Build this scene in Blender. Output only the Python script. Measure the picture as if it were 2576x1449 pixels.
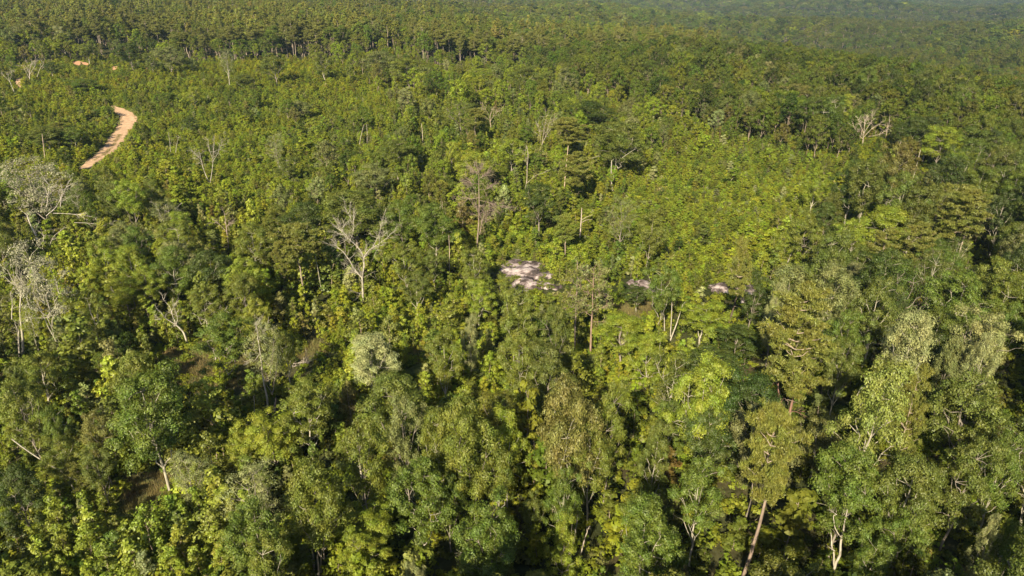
import bpy, math, random
import numpy as np
from mathutils import Vector

# ---------------------------------------------------------------- scene, camera, light
for o in list(bpy.data.objects): bpy.data.objects.remove(o)
sc = bpy.context.scene
C = sc.collection
CAM_Z, PITCH, HFOV = 50.0, math.radians(24.0), math.radians(74.0)
cd = bpy.data.cameras.new("camera"); cam = bpy.data.objects.new("camera", cd); C.objects.link(cam)
cd.sensor_width = 36.0; cd.lens = 18.0 / math.tan(HFOV / 2); cd.clip_start = 0.5; cd.clip_end = 20000
cam.location = (0, 0, CAM_Z); cam.rotation_euler = (math.radians(90) - PITCH, 0, 0)
sc.camera = cam

SUN_EL, SUN_AZ = math.radians(33.0), math.radians(18.0)     # light travels towards +y, turned SUN_AZ to the right
w = bpy.data.worlds.new("World"); sc.world = w; w.use_nodes = True
nt = w.node_tree; bg = nt.nodes["Background"]
sky = nt.nodes.new("ShaderNodeTexSky"); sky.sky_type = 'NISHITA'; sky.sun_disc = False
sky.sun_elevation = SUN_EL; sky.sun_rotation = math.pi + SUN_AZ
nt.links.new(sky.outputs[0], bg.inputs[0]); bg.inputs[1].default_value = 0.062
sl = bpy.data.lights.new("sun", 'SUN'); sl.energy = 5.0; sl.angle = math.radians(0.5); sl.color = (1.0, 0.88, 0.64)
sun = bpy.data.objects.new("sun", sl); C.objects.link(sun)
ldir = Vector((math.sin(SUN_AZ) * math.cos(SUN_EL), math.cos(SUN_AZ) * math.cos(SUN_EL), -math.sin(SUN_EL)))
sun.rotation_euler = ldir.to_track_quat('-Z', 'Y').to_euler(); sun.location = (0, -50, 120)
sc.view_settings.view_transform = 'Standard'; sc.view_settings.look = 'None'
sc.view_settings.exposure = 1.3; sc.view_settings.gamma = 1.0; sc.view_settings.use_curve_mapping = False
cy = sc.cycles
cy.max_bounces = 6; cy.diffuse_bounces = 3; cy.glossy_bounces = 1; cy.transmission_bounces = 3
cy.transparent_max_bounces = 4; cy.volume_bounces = 0; cy.caustics_reflective = False; cy.caustics_refractive = False

rng = np.random.default_rng(11)
random.seed(11)

# ---------------------------------------------------------------- terrain
def ss(a, b, x):
    t = np.clip((np.asarray(x, float) - a) / (b - a), 0, 1); return t * t * (3 - 2 * t)

def T(x, y):
    x = np.asarray(x, float); y = np.asarray(y, float)
    r = np.hypot(x, y); az = np.degrees(np.arctan2(x, np.maximum(y, 1)))
    z = 0.8 * np.sin(x / 31 + 1) * np.sin(y / 43) + 0.5 * np.sin(x / 13 + y / 17)
    z = z + 9 * ss(230, 480, y) * ss(60, -120, x) + 10 * ss(480, 1100, r) * ss(8, -15, az)
    edge = 620 - 330 * ss(8, 36, az)
    z = z - 32 * ss(edge, edge + 420, r) * ss(3, 17, az)
    z = z + 26 * ss(1300, 4200, r) * ss(3, 17, az) - 12 * ss(900, 2400, r) * ss(8, -15, az)
    z = z + ss(650, 1500, r) * (7 * np.sin(x / 260 + 1.5) * np.sin(y / 240) + 6 * np.sin((x * .5 + y) / 190.0)) + ss(420, 1000, r) * (5 * np.sin(x / 140 + .5) * np.sin(y / 170 + 1.1) + 4 * np.sin((x + y) / 230.0) + 3 * np.sin((x * .6 - y) / 95.0))
    z = z + 90 * ss(4200, 7500, r)
    return z

FP = 512.0 / math.tan(HFOV / 2); cs, sn = math.cos(PITCH), math.sin(PITCH)
def ray(u, v):
    a, b = (u - 512) / FP, (288 - v) / FP
    return np.array([a, cs + b * sn, -sn + b * cs])
def proj(x, y, z):                                   # world -> (u, v, depth) in 1024x576 pixels
    dz = np.asarray(z, float) - CAM_Z
    d = np.asarray(y) * cs - dz * sn; up = np.asarray(y) * sn + dz * cs
    d = np.where(np.abs(d) < 1e-3, 1e-3, d)
    return 512 + FP * np.asarray(x) / d, 288 - FP * up / d, d
def at(u, v, h=0.0):                                 # point where the ray meets the ground raised by h; returns its ground x, y
    d = ray(u, v); t = 20.0
    while t < 6000:
        p = d * t
        if p[2] + CAM_Z < float(T(p[0], p[1])) + h: break
        t += 0.5 + t * 0.002
    for _ in range(12):
        p = d * t; t += (p[2] + CAM_Z - float(T(p[0], p[1])) - h) / max(-d[2], .02) * .7
    p = d * t
    return float(p[0]), float(p[1])
def tp(i, j, u, v): return i * 341.333 + u / 7.547, j * 192 + v / 7.547
def plane_pt(u, v, y):                               # point seen at (u, v) on the upright plane at distance y
    d = ray(u, v); t = y / d[1]; return np.array([d[0] * t, y, CAM_Z + d[2] * t])

def inpoly(px, py, poly):
    px = np.asarray(px); py = np.asarray(py); c = np.zeros(px.shape, bool); n = len(poly)
    for i in range(n):
        x1, y1 = poly[i]; x2, y2 = poly[(i + 1) % n]
        if y1 == y2: continue
        c ^= ((y1 > py) != (y2 > py)) & (px < (x2 - x1) * (py - y1) / (y2 - y1) + x1)
    return c

SAP = [[(-80, 84), (0, 70), (70, 61), (140, 58), (190, 64), (330, 63), (350, 84), (385, 98), (392, 120), (400, 150), (380, 180), (330, 178), (280, 195), (200, 215), (120, 215), (60, 205), (-80, 200)],
       [(640, 175), (690, 142), (745, 150), (800, 164), (850, 178), (870, 204), (800, 215), (775, 235), (768, 280), (700, 285), (640, 268), (560, 275), (500, 270), (460, 245), (470, 225), (560, 218), (620, 205)],
       [(330, 300), (420, 290), (470, 330), (500, 380), (545, 400), (520, 440), (460, 430), (400, 420), (350, 380)],
       [(20, 480), (100, 470), (130, 490), (200, 480), (235, 520), (245, 900), (-20, 900), (10, 540)],
       [(560, 340), (625, 305), (660, 330), (690, 380), (640, 400), (600, 385)]]
TALL = [(520, 75), (700, 132), (800, 158), (870, 172), (900, 215), (800, 240), (800, 290), (760, 300), (730, 330), (690, 345), (700, 400), (600, 420), (560, 440), (400, 430), (380, 480), (280, 500), (255, 560), (255, 1500), (2600, 1500), (2600, 30), (520, 30)]
DIRT = [[(158, 352), (205, 345), (222, 366), (226, 392), (176, 390), (160, 372)], [(230, 366), (258, 350), (262, 372), (240, 388), (228, 386)],
        [(300, 346), (318, 338), (326, 352), (312, 362), (298, 358)], [(128, 480), (172, 466), (168, 500), (126, 512)],
        [(412, 352), (418, 340), (422, 356), (416, 372)], [(610, 306), (650, 302), (650, 318), (612, 316)]]
ORANGE = [[(70, 62), (80, 61), (90, 63.5), (89, 66), (74, 66)], [(112, 67), (118, 66), (117, 70), (111, 70)], [(144, 67), (149, 68), (147, 70.5)], [(14, 79), (24, 77), (23, 88), (15, 87)]]
ROCK = [tuple(tp(1, 1, *p)) for p in [(1200, 560), (1250, 530), (1340, 505), (1480, 535), (1575, 580), (1595, 640), (1560, 670), (1630, 700), (1620, 730), (1450, 745), (1400, 775), (1330, 785), (1270, 750), (1280, 675), (1240, 655), (1180, 640)]]
ROCKS2 = [[tuple(tp(1, 1, *p)) for p in q] for q in [[(1610, 700), (1650, 685), (1690, 700), (1670, 730), (1620, 728)], [(2150, 690), (2200, 665), (2230, 700), (2190, 730)], [(2230, 680), (2320, 665), (2370, 700), (2420, 745), (2370, 810), (2300, 760), (2240, 720)], [(1960, 780), (2010, 765), (2040, 800), (1985, 815)]]]
ROCKS2 += [[tuple(tp(2, 1, *p)) for p in q] for q in [[(190, 700), (260, 690), (360, 695), (400, 720), (440, 705), (540, 715), (560, 745), (620, 740), (600, 765), (470, 772), (380, 752), (290, 778), (210, 755)], [(410, 800), (440, 785), (475, 815), (460, 840), (415, 835)]]]
ROADL = [tuple(tp(0, 0, *p)) for p in [(640, 1275), (700, 1215), (790, 1165), (860, 1090), (900, 1020), (945, 960), (975, 905), (960, 870), (900, 830), (850, 800)]]

# ---------------------------------------------------------------- materials
def mat(name):
    m = bpy.data.materials.new(name); m.use_nodes = True; n = m.node_tree; n.nodes.clear()
    return m, n, n.nodes.new("ShaderNodeOutputMaterial")
def N(n, t, **k):
    x = n.nodes.new(t)
    for a, b in k.items(): setattr(x, a, b)
    return x
def leaf_material(name, instanced, gloss=.025, transl=.32, spread=.45):
    m, n, out = mat(name)
    if instanced:
        c = N(n, "ShaderNodeAttribute", attribute_type='INSTANCER', attribute_name="tint"); col = c.outputs["Color"]
    else:
        c = N(n, "ShaderNodeObjectInfo"); col = c.outputs["Color"]
    g = N(n, "ShaderNodeNewGeometry")
    mr = N(n, "ShaderNodeMapRange"); mr.inputs["To Min"].default_value = 1 - spread * .75; mr.inputs["To Max"].default_value = 1 + spread
    n.links.new(g.outputs["Random Per Island"], mr.inputs["Value"])
    tc = N(n, "ShaderNodeTexCoord"); nz = N(n, "ShaderNodeTexNoise"); nz.inputs["Scale"].default_value = .55; nz.inputs["Detail"].default_value = 2
    n.links.new(tc.outputs["Object"], nz.inputs["Vector"])
    hs = N(n, "ShaderNodeHueSaturation")
    hm = N(n, "ShaderNodeMapRange"); hm.inputs["From Min"].default_value = .3; hm.inputs["From Max"].default_value = .7; hm.inputs["To Min"].default_value = .475; hm.inputs["To Max"].default_value = .52
    n.links.new(nz.outputs["Fac"], hm.inputs["Value"]); n.links.new(hm.outputs[0], hs.inputs["Hue"])
    vm = N(n, "ShaderNodeMapRange"); vm.inputs["From Min"].default_value = .3; vm.inputs["From Max"].default_value = .7; vm.inputs["To Min"].default_value = .74; vm.inputs["To Max"].default_value = 1.24
    nz2 = N(n, "ShaderNodeTexNoise"); nz2.inputs["Scale"].default_value = .8; nz2.inputs["Detail"].default_value = 3; mpp = N(n, "ShaderNodeMapping"); mpp.inputs["Location"].default_value = (7, 3, 5)
    n.links.new(tc.outputs["Object"], mpp.inputs[0]); n.links.new(mpp.outputs[0], nz2.inputs["Vector"]); n.links.new(nz2.outputs["Fac"], vm.inputs["Value"])
    mm = N(n, "ShaderNodeMath", operation='MULTIPLY'); n.links.new(mr.outputs[0], mm.inputs[0]); n.links.new(vm.outputs[0], mm.inputs[1])
    n.links.new(mm.outputs[0], hs.inputs["Value"]); n.links.new(col, hs.inputs["Color"])
    d = N(n, "ShaderNodeBsdfDiffuse"); t = N(n, "ShaderNodeBsdfTranslucent"); gl = N(n, "ShaderNodeBsdfGlossy"); gl.inputs["Roughness"].default_value = .5
    gl.inputs["Color"].default_value = (.9, .95, .8, 1)
    m1 = N(n, "ShaderNodeMixShader"); m1.inputs[0].default_value = transl; m2 = N(n, "ShaderNodeMixShader"); m2.inputs[0].default_value = gloss
    hy = N(n, "ShaderNodeHueSaturation"); hy.inputs["Hue"].default_value = .485; hy.inputs["Saturation"].default_value = 1.1; hy.inputs["Value"].default_value = 1.15
    n.links.new(hs.outputs[0], d.inputs[0]); n.links.new(hs.outputs[0], hy.inputs["Color"]); n.links.new(hy.outputs[0], t.inputs[0])
    n.links.new(d.outputs[0], m1.inputs[1]); n.links.new(t.outputs[0], m1.inputs[2])
    n.links.new(m1.outputs[0], m2.inputs[1]); n.links.new(gl.outputs[0], m2.inputs[2]); n.links.new(m2.outputs[0], out.inputs[0])
    return m
LEAF = leaf_material("leaf", False); LEAFI = leaf_material("leaf_scatter", True, .01, .34, .25); LEAFF = leaf_material("leaf_distant", True, 0.01, .25, .16)
NEEDLE = leaf_material("needle", False, .03, .15, .45)

def bark_material(name, col, use_obj=False):
    m, n, out = mat(name)
    b = N(n, "ShaderNodeBsdfDiffuse"); tc = N(n, "ShaderNodeTexCoord"); nz = N(n, "ShaderNodeTexNoise"); nz.inputs["Scale"].default_value = 2.2; nz.inputs["Detail"].default_value = 5
    mp = N(n, "ShaderNodeMapping"); mp.inputs["Scale"].default_value = (3, 3, .6)
    n.links.new(tc.outputs["Object"], mp.inputs[0]); n.links.new(mp.outputs[0], nz.inputs[0])
    r = N(n, "ShaderNodeMapRange"); r.inputs["From Min"].default_value = .3; r.inputs["From Max"].default_value = .7; r.inputs["To Min"].default_value = .55; r.inputs["To Max"].default_value = 1.25
    n.links.new(nz.outputs["Fac"], r.inputs[0])
    h = N(n, "ShaderNodeHueSaturation"); h.inputs["Color"].default_value = (*col, 1); n.links.new(r.outputs[0], h.inputs["Value"])
    if use_obj:
        oi = N(n, "ShaderNodeObjectInfo"); n.links.new(oi.outputs["Color"], h.inputs["Color"])
    n.links.new(h.outputs[0], b.inputs[0]); n.links.new(b.outputs[0], out.inputs[0]); return m
BARK = bark_material("bark", (.3, .27, .21), True); BARKI = bark_material("bark_plain", (.26, .21, .16))

def ground_material():
    m, n, out = mat("forest_floor"); b = N(n, "ShaderNodeBsdfDiffuse")
    tc = N(n, "ShaderNodeTexCoord"); a = N(n, "ShaderNodeTexNoise"); a.inputs["Scale"].default_value = .09; a.inputs["Detail"].default_value = 6
    f = N(n, "ShaderNodeTexNoise"); f.inputs["Scale"].default_value = 1.7; f.inputs["Detail"].default_value = 6
    n.links.new(tc.outputs["Object"], a.inputs[0]); n.links.new(tc.outputs["Object"], f.inputs[0])
    r = N(n, "ShaderNodeValToRGB"); e = r.color_ramp.elements
    e[0].position = .35; e[0].color = (.028, .036, .013, 1); e[1].position = .68; e[1].color = (.075, .058, .032, 1)
    x = e.new(.5); x.color = (.045, .05, .02, 1)
    n.links.new(a.outputs["Fac"], r.inputs[0])
    at_ = N(n, "ShaderNodeAttribute", attribute_name="bare"); mx = N(n, "ShaderNodeMix", data_type='RGBA')
    mx.inputs["B"].default_value = (.12, .10, .055, 1)
    ao = N(n, "ShaderNodeAttribute", attribute_name="open"); mo = N(n, "ShaderNodeMix", data_type='RGBA'); mo.inputs["B"].default_value = (.10, .115, .032, 1)
    n.links.new(ao.outputs["Fac"], mo.inputs["Factor"]); n.links.new(r.outputs[0], mo.inputs["A"])
    n.links.new(at_.outputs["Fac"], mx.inputs["Factor"]); n.links.new(mo.outputs["Result"], mx.inputs["A"])
    h = N(n, "ShaderNodeHueSaturation"); q = N(n, "ShaderNodeMapRange"); q.inputs["From Min"].default_value = .3; q.inputs["From Max"].default_value = .7; q.inputs["To Min"].default_value = .6; q.inputs["To Max"].default_value = 1.3
    n.links.new(f.outputs["Fac"], q.inputs[0]); n.links.new(q.outputs[0], h.inputs["Value"]); n.links.new(mx.outputs["Result"], h.inputs["Color"])
    n.links.new(h.outputs[0], b.inputs[0]); n.links.new(b.outputs[0], out.inputs[0]); return m
def dirt_material(name, c1, c2, scale=.8):
    m, n, out = mat(name); b = N(n, "ShaderNodeBsdfDiffuse"); tc = N(n, "ShaderNodeTexCoord")
    a = N(n, "ShaderNodeTexNoise"); a.inputs["Scale"].default_value = scale; a.inputs["Detail"].default_value = 8; a.inputs["Roughness"].default_value = .65
    n.links.new(tc.outputs["Object"], a.inputs[0]); r = N(n, "ShaderNodeValToRGB"); e = r.color_ramp.elements
    e[0].position = .36; e[0].color = (*c1, 1); e[1].position = .62; e[1].color = (*c2, 1)
    n.links.new(a.outputs["Fac"], r.inputs[0]); n.links.new(r.outputs[0], b.inputs[0]); n.links.new(b.outputs[0], out.inputs[0]); return m
def rock_material():
    m, n, out = mat("lichened_rock"); b = N(n, "ShaderNodeBsdfDiffuse"); tc = N(n, "ShaderNodeTexCoord")
    mp = N(n, "ShaderNodeMapping"); mp.inputs["Scale"].default_value = (.2, .3, .6); mp.inputs["Rotation"].default_value = (0, 0, .12)
    a = N(n, "ShaderNodeTexNoise"); a.inputs["Scale"].default_value = 1.9; a.inputs["Detail"].default_value = 9; a.inputs["Roughness"].default_value = .7
    n.links.new(tc.outputs["Object"], mp.inputs[0]); n.links.new(mp.outputs[0], a.inputs[0])
    r = N(n, "ShaderNodeValToRGB"); e = r.color_ramp.elements
    e[0].position = .43; e[0].color = (.055, .045, .04, 1); e[1].position = .62; e[1].color = (.40, .345, .325, 1)
    x = e.new(.49); x.color = (.15, .115, .11, 1); y = e.new(.55); y.color = (.30, .25, .24, 1)
    bp = N(n, "ShaderNodeBump"); bp.inputs["Strength"].default_value = .6; bp.inputs["Distance"].default_value = .3
    n.links.new(a.outputs["Fac"], bp.inputs["Height"]); n.links.new(bp.outputs[0], b.inputs["Normal"])
    n.links.new(a.outputs["Fac"], r.inputs[0]); n.links.new(r.outputs[0], b.inputs[0]); n.links.new(b.outputs[0], out.inputs[0]); return m
GROUND = ground_material(); ROCKM = rock_material()
ROADM = dirt_material("dirt_road", (.30, .20, .125), (.52, .345, .215)); ORANGEM = dirt_material("orange_clay", (.34, .19, .11), (.46, .26, .15))

# ---------------------------------------------------------------- mesh helpers
class MB:
    def __init__(s): s.v = []; s.q = []; s.t = []; s.n = 0; s.qm = []; s.tm = []
    def add(s, v, q=None, t=None, m=0):
        if q is not None and len(q): s.q.append(np.asarray(q) + s.n); s.qm.append(np.full(len(q), m))
        if t is not None and len(t): s.t.append(np.asarray(t) + s.n); s.tm.append(np.full(len(t), m))
        s.v.append(np.asarray(v, float)); s.n += len(v)
    def without_first(s):
        o = MB(); n0 = len(s.v[0]); o.v = s.v[1:]; o.q = [a - n0 for a in s.q[1:]]; o.qm = s.qm[1:]; o.n = s.n - n0; return o
    def mesh(s, name, mats, smooth=False):
        me = bpy.data.meshes.new(name); V = np.concatenate(s.v)
        Q = np.concatenate(s.q) if s.q else np.zeros((0, 4), int); Tt = np.concatenate(s.t) if s.t else np.zeros((0, 3), int)
        me.vertices.add(len(V)); me.vertices.foreach_set("co", V.ravel().astype(np.float32))
        me.loops.add(Q.size + Tt.size); me.loops.foreach_set("vertex_index", np.concatenate([Q.ravel(), Tt.ravel()]).astype(np.int32))
        me.polygons.add(len(Q) + len(Tt))
        st = np.concatenate([np.arange(len(Q)) * 4, Q.size + np.arange(len(Tt)) * 3]).astype(np.int32)
        me.polygons.foreach_set("loop_start", st)
        mi = np.concatenate([*(s.qm or [np.zeros(0)]), *(s.tm or [np.zeros(0)])]).astype(np.int32)
        for m in mats: me.materials.append(m)
        me.polygons.foreach_set("material_index", mi)
        if smooth: me.polygons.foreach_set("use_smooth", np.ones(len(mi), bool))
        me.update(calc_edges=True); me.validate(); return me

def tube(mb, pts, rad, sides=5, m=0):
    pts = np.asarray(pts, float); n = len(pts); d = np.gradient(pts, axis=0); d /= np.linalg.norm(d, axis=1)[:, None] + 1e-9
    ref = np.array([0., 0, 1]) if abs(d[:, 2]).mean() < .8 else np.array([1., 0, 0])
    a = np.cross(d, ref); a /= np.linalg.norm(a, axis=1)[:, None] + 1e-9; b = np.cross(d, a)
    th = np.arange(sides) * 2 * math.pi / sides
    ring = (a[:, None] * np.cos(th)[None, :, None] + b[:, None] * np.sin(th)[None, :, None]) * np.asarray(rad)[:, None, None] + pts[:, None]
    i = np.arange(n - 1)[:, None] * sides; j = np.arange(sides)[None]; k = (j + 1) % sides
    q = np.stack([i + j, i + k, i + sides + k, i + sides + j], -1).reshape(-1, 4)
    mb.add(ring.reshape(-1, 3), q, m=m)

def limb(p, q, n, wob, rg, sag=0.):                     # a wavering polyline from p to q
    t = np.linspace(0, 1, n)[:, None]; L = np.linalg.norm(q - p)
    pts = p + (q - p) * t + rg.normal(0, wob * L, (n, 3)) * np.sin(t * math.pi)
    pts[:, 2] += sag * L * (np.sin(t[:, 0] * math.pi)); return pts

def unit(v): return v / (np.linalg.norm(v, axis=-1, keepdims=True) + 1e-9)

def leaves(mb, P, Nr, size, rg, m=0, aspect=.62):       # one rhombic leaf spray per point
    n = len(P); s = size * rg.uniform(.65, 1.35, n)[:, None]
    r = rg.normal(size=(n, 3)); a = unit(np.cross(Nr, r)); b = np.cross(Nr, a)
    V = np.stack([P + a * s, P + b * s * aspect + Nr * s * .12, P - a * s, P - b * s * aspect + Nr * s * .12], 1).reshape(-1, 3)
    i = np.arange(n)[:, None] * 4; mb.add(V, i + np.arange(4)[None], m=m)

def clump(mb, c, R, k, size, rg, flat=.75, m=0, up=.35):
    d = unit(rg.normal(size=(k, 3))); d[:, 2] = np.where((d[:, 2] < -.25) & (rg.random(k) < .6), -d[:, 2], d[:, 2])
    rr = R * rg.random(k)[:, None] ** .35
    bump = 1 + .3 * np.sin(d @ np.array([5.1, 3.3, 4.2]) + rg.uniform(0, 6)) [:, None]
    P = c + d * rr * bump * np.array([1, 1, flat])
    Nr = unit(d + np.array([0, 0, up]) + rg.normal(0, .42, (k, 3)))
    leaves(mb, P, Nr, size, rg, m)

def crown_dir(d, ph):                                   # uneven outline
    return 1 + .22 * np.sin(2 * d[0] + ph[0] + 3 * d[2]) + .18 * np.sin(4 * d[1] + ph[1] - 2 * d[0]) + .1 * np.sin(7 * d[0] + 6 * d[1] + ph[2])

def broadleaf(seed, h=15., r=4., nc=44, per=150, leaf=.105, base=.30, joined=None, shape=0, trunk_r=.2):
    rg = np.random.default_rng(seed); cr = MB(); tk = cr if joined is not None else MB(); tm = 1 if joined is not None else 0
    lean = rg.normal(0, .35, 2); ph = rg.uniform(0, 6, 3)
    top = np.array([lean[0], lean[1], h * .86]); tr = limb(np.zeros(3), top, 9, .012, rg); tube(tk, tr, np.linspace(trunk_r, .04, 9), 6, tm)
    cz = h * (base + 1) / 2; hz = h * (1 - base) / 2; ctr = np.array([lean[0] * .6, lean[1] * .6, cz]); cents = []
    for k in range(nc):
        zt = 1 - 1.75 * (k + .5) / nc; a = k * 2.39996 + rg.normal(0, .35); q = math.sqrt(max(0, 1 - zt * zt))
        d = np.array([q * math.cos(a), q * math.sin(a), zt]); f = rg.uniform(.62, .98) if rg.random() < .8 else rg.uniform(.2, .6)
        wd = 1.0
        if shape == 1: wd = 1.15 - .45 * (zt + 1) / 2          # conical
        if shape == 2: wd = .8 + .35 * (zt + .6)                # vase
        g = crown_dir(d, ph) * f
        c = ctr + d * np.array([r * wd * g, r * wd * g, hz * (.55 + .45 * g)]); c[2] = min(c[2], h - .5); cents.append(c)
    cents = np.array(cents)
    for c in cents:
        R = rg.uniform(.75, 1.35) * (r / 4) ** .5
        clump(cr, c, R, int(per * (R / 1.0) ** 2 * .8), leaf, rg)
    mains = []
    for k in range(7):
        t = .3 + .5 * k / 7; i = int(t * 8); p = tr[i]; a = k * 2.4 + rg.normal(0, .3)
        tgt = ctr + np.array([math.cos(a) * r * .6, math.sin(a) * r * .6, hz * (-.25 + .8 * k / 7)])
        L = limb(p, tgt, 6, .05, rg, -.08); tube(tk, L, np.linspace(trunk_r * .5 * (1.1 - t * .6), .03, 6), 5, tm); mains.append(L)
    nodes = np.concatenate([m_[2:] for m_ in mains] + [tr[5:]])
    for c in cents:
        p = nodes[np.argmin(np.linalg.norm(nodes - c, axis=1) + 2 * (nodes[:, 2] > c[2]))]
        tube(tk, limb(p, c, 4, .05, rg), [.045, .035, .025, .012], 4, tm)
    return cr, tk

def sapling(seed, h=4.5, r=1.1, nc=15, per=130, leaf=.1, joined=None):
    rg = np.random.default_rng(seed); cr = MB(); tk = cr if joined is not None else MB(); tm = 1 if joined is not None else 0
    st = limb(np.zeros(3), np.array([rg.normal(0, .15), rg.normal(0, .15), h * .95]), 6, .02, rg); tube(tk, st, np.linspace(.045, .012, 6), 4, tm)
    for k in range(nc):
        t = .12 + .84 * k / (nc - 1); a = k * 2.4 + rg.normal(0, .3); w_ = r * (1.12 - t) ** .7 * rg.uniform(.45, .9)
        p = st[min(5, int(t * 5.01))]
        c = np.array([p[0] + math.cos(a) * w_, p[1] + math.sin(a) * w_, t * h + rg.normal(0, .1)])
        tube(tk, np.array([p * [1, 1, 0] + [0, 0, t * h * .9], c]), [.018, .008], 3, tm)
        R = r * rg.uniform(.34, .52) * (1.15 - .45 * t)
        clump(cr, c, R, int(per * rg.uniform(.8, 1.2)), leaf, rg, .8, up=.5)
    return cr, tk

def tuft(mb, c, R, k, ln, rg, m=0):                     # fan of needles round a twig end
    d = unit(rg.normal(size=(k, 3)) + np.array([0, 0, .45])); s = rg.random(k)[:, None] ** .6
    P = c + unit(rg.normal(size=(k, 3))) * s * R * np.array([1, 1, .45])
    a = unit(np.cross(d, rg.normal(size=(k, 3)))); L = ln * rg.uniform(.7, 1.2, (k, 1))
    V = np.stack([P - a * .055, P + a * .055, P + d * L], 1).reshape(-1, 3)
    i = np.arange(k)[:, None] * 3; mb.add(V, t=i + np.arange(3)[None], m=m)

def pine(seed, h=18., r=3.4, whorls=9, base=.5, per=64, ln=.38, joined=None, dead=False, trunk_r=.2, sub=7):
    rg = np.random.default_rng(seed); cr = MB(); tk = cr if joined is not None else MB(); tm = 1 if joined is not None else 0
    tr = limb(np.zeros(3), np.array([rg.normal(0, .4), rg.normal(0, .4), h]), 12, .006, rg); tube(tk, tr, np.linspace(trunk_r, .03, 12), 7, tm)
    def tz(z):
        i = min(10, int(z / h * 11)); f = z / h * 11 - i; return tr[i] * (1 - f) + tr[i + 1] * f
    for k in range(whorls):
        t = k / (whorls - 1); z = h * (base + (1 - base) * t * .97); ln_b = r * (math.sin(math.pi * (.22 + .72 * t)) ** .8) * rg.uniform(.8, 1.15) + .25
        for b in range(rg.integers(3, 6)):
            a = rg.uniform(0, 6.28); p = tz(z); e = p + np.array([math.cos(a), math.sin(a), .18 + .5 * t + rg.normal(0, .12)]) * ln_b * rg.uniform(.7, 1.1)
            L = limb(p, e, 5, .04, rg, -.06); tube(tk, L, np.linspace(.06, .015, 5), 4, tm)
            for q in range(sub):
                f = rg.uniform(.35, 1.0); i = min(3, int(f * 4)); c = L[i] + (L[i + 1] - L[i]) * (f * 4 - i) + rg.normal(0, ln_b * .16, 3) * np.array([1, 1, .35])
                if dead:
                    tube(tk, np.array([L[i], c]), [.02, .006], 3, tm)
                    if rg.random() < .25: tuft(cr, c, .3, per // 4, ln, rg)
                else: tuft(cr, c, rg.uniform(.4, .65), per, ln, rg)
    for k in range(6):                                   # dead stubs under the crown
        z = h * rg.uniform(.25, base); a = rg.uniform(0, 6.28); p = tz(z)
        tube(tk, np.array([p, p + np.array([math.cos(a), math.sin(a), .1]) * rg.uniform(.4, 1.1)]), [.035, .01], 4, tm)
    return cr, tk

def bare(seed, h=12., r=3.5, joined=None, twig=1.0, depth=4, r0=.18, vase=.5):
    rg = np.random.default_rng(seed); mb = MB()
    def go(p, d, L, rad, n):
        q = p + d * L; pts = limb(p, q, 5, .045, rg); tube(mb, pts, np.linspace(rad, rad * .62, 5), 6 if n > 2 else 4)
        if n == 0: return
        for k in range(rg.integers(2, 4) if n > 1 else int(4 * twig) + 1):
            nd = unit(d + rg.normal(0, vase, 3) + np.array([0, 0, .16])); s = pts[-1] if k < 2 else pts[rg.integers(2, 5)]
            go(s, nd, L * rg.uniform(.55, .82), rad * rg.uniform(.5, .66), n - 1)
    go(np.zeros(3), unit(np.array([rg.normal(0, .08), rg.normal(0, .08), 1.])), h * .38, r0, depth)
    return mb

# ---------------------------------------------------------------- object helpers
def tag(o, label, cat, group=None, kind=None):
    if label: o['label'] = label
    if cat: o['category'] = cat
    if group: o['group'] = group
    if kind: o['kind'] = kind
    return o
def obj(name, me, parent=None, col=None):
    o = bpy.data.objects.new(name, me); C.objects.link(o)
    if parent is not None: o.parent = parent
    if col is not None: o.color = (*col, 1)
    return o

# ---------------------------------------------------------------- the ground
def build_ground():
    xs = np.concatenate([-np.geomspace(9000, 330, 50), np.arange(-320, 321, 2.5), np.geomspace(330, 9000, 50)])
    ys = np.concatenate([np.arange(-300, 0, 20), np.arange(0, 560, 2.5), np.geomspace(562, 9000, 70)])
    X, Y = np.meshgrid(xs, ys); Z = T(X, Y); nx, ny = len(xs), len(ys)
    mb = MB(); i = (np.arange(ny - 1)[:, None] * nx + np.arange(nx - 1)[None]).reshape(-1)
    mb.add(np.stack([X, Y, Z], -1).reshape(-1, 3), np.stack([i, i + 1, i + 1 + nx, i + nx], -1))
    me = mb.mesh("ground", [GROUND], True); u, v, d = proj(X, Y, Z); b = np.zeros(X.shape)
    for P in DIRT: b[inpoly(u, v, P) & (Y > 10)] = 1
    b2 = b.copy(); g_ = np.zeros(X.shape)
    for P in SAP: g_[inpoly(u, v, P) & (Y > 10)] = 1
    b2[1:-1, 1:-1] = (b[1:-1, 1:-1] * 2 + b[:-2, 1:-1] + b[2:, 1:-1] + b[1:-1, :-2] + b[1:-1, 2:]) / 6
    at_ = me.attributes.new("bare", 'FLOAT', 'POINT'); at_.data.foreach_set("value", b2.ravel().astype(np.float32))
    ag = me.attributes.new("open", 'FLOAT', 'POINT'); ag.data.foreach_set("value", g_.ravel().astype(np.float32))
    tag(obj("ground", me), None, None, kind='structure')
build_ground()

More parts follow.
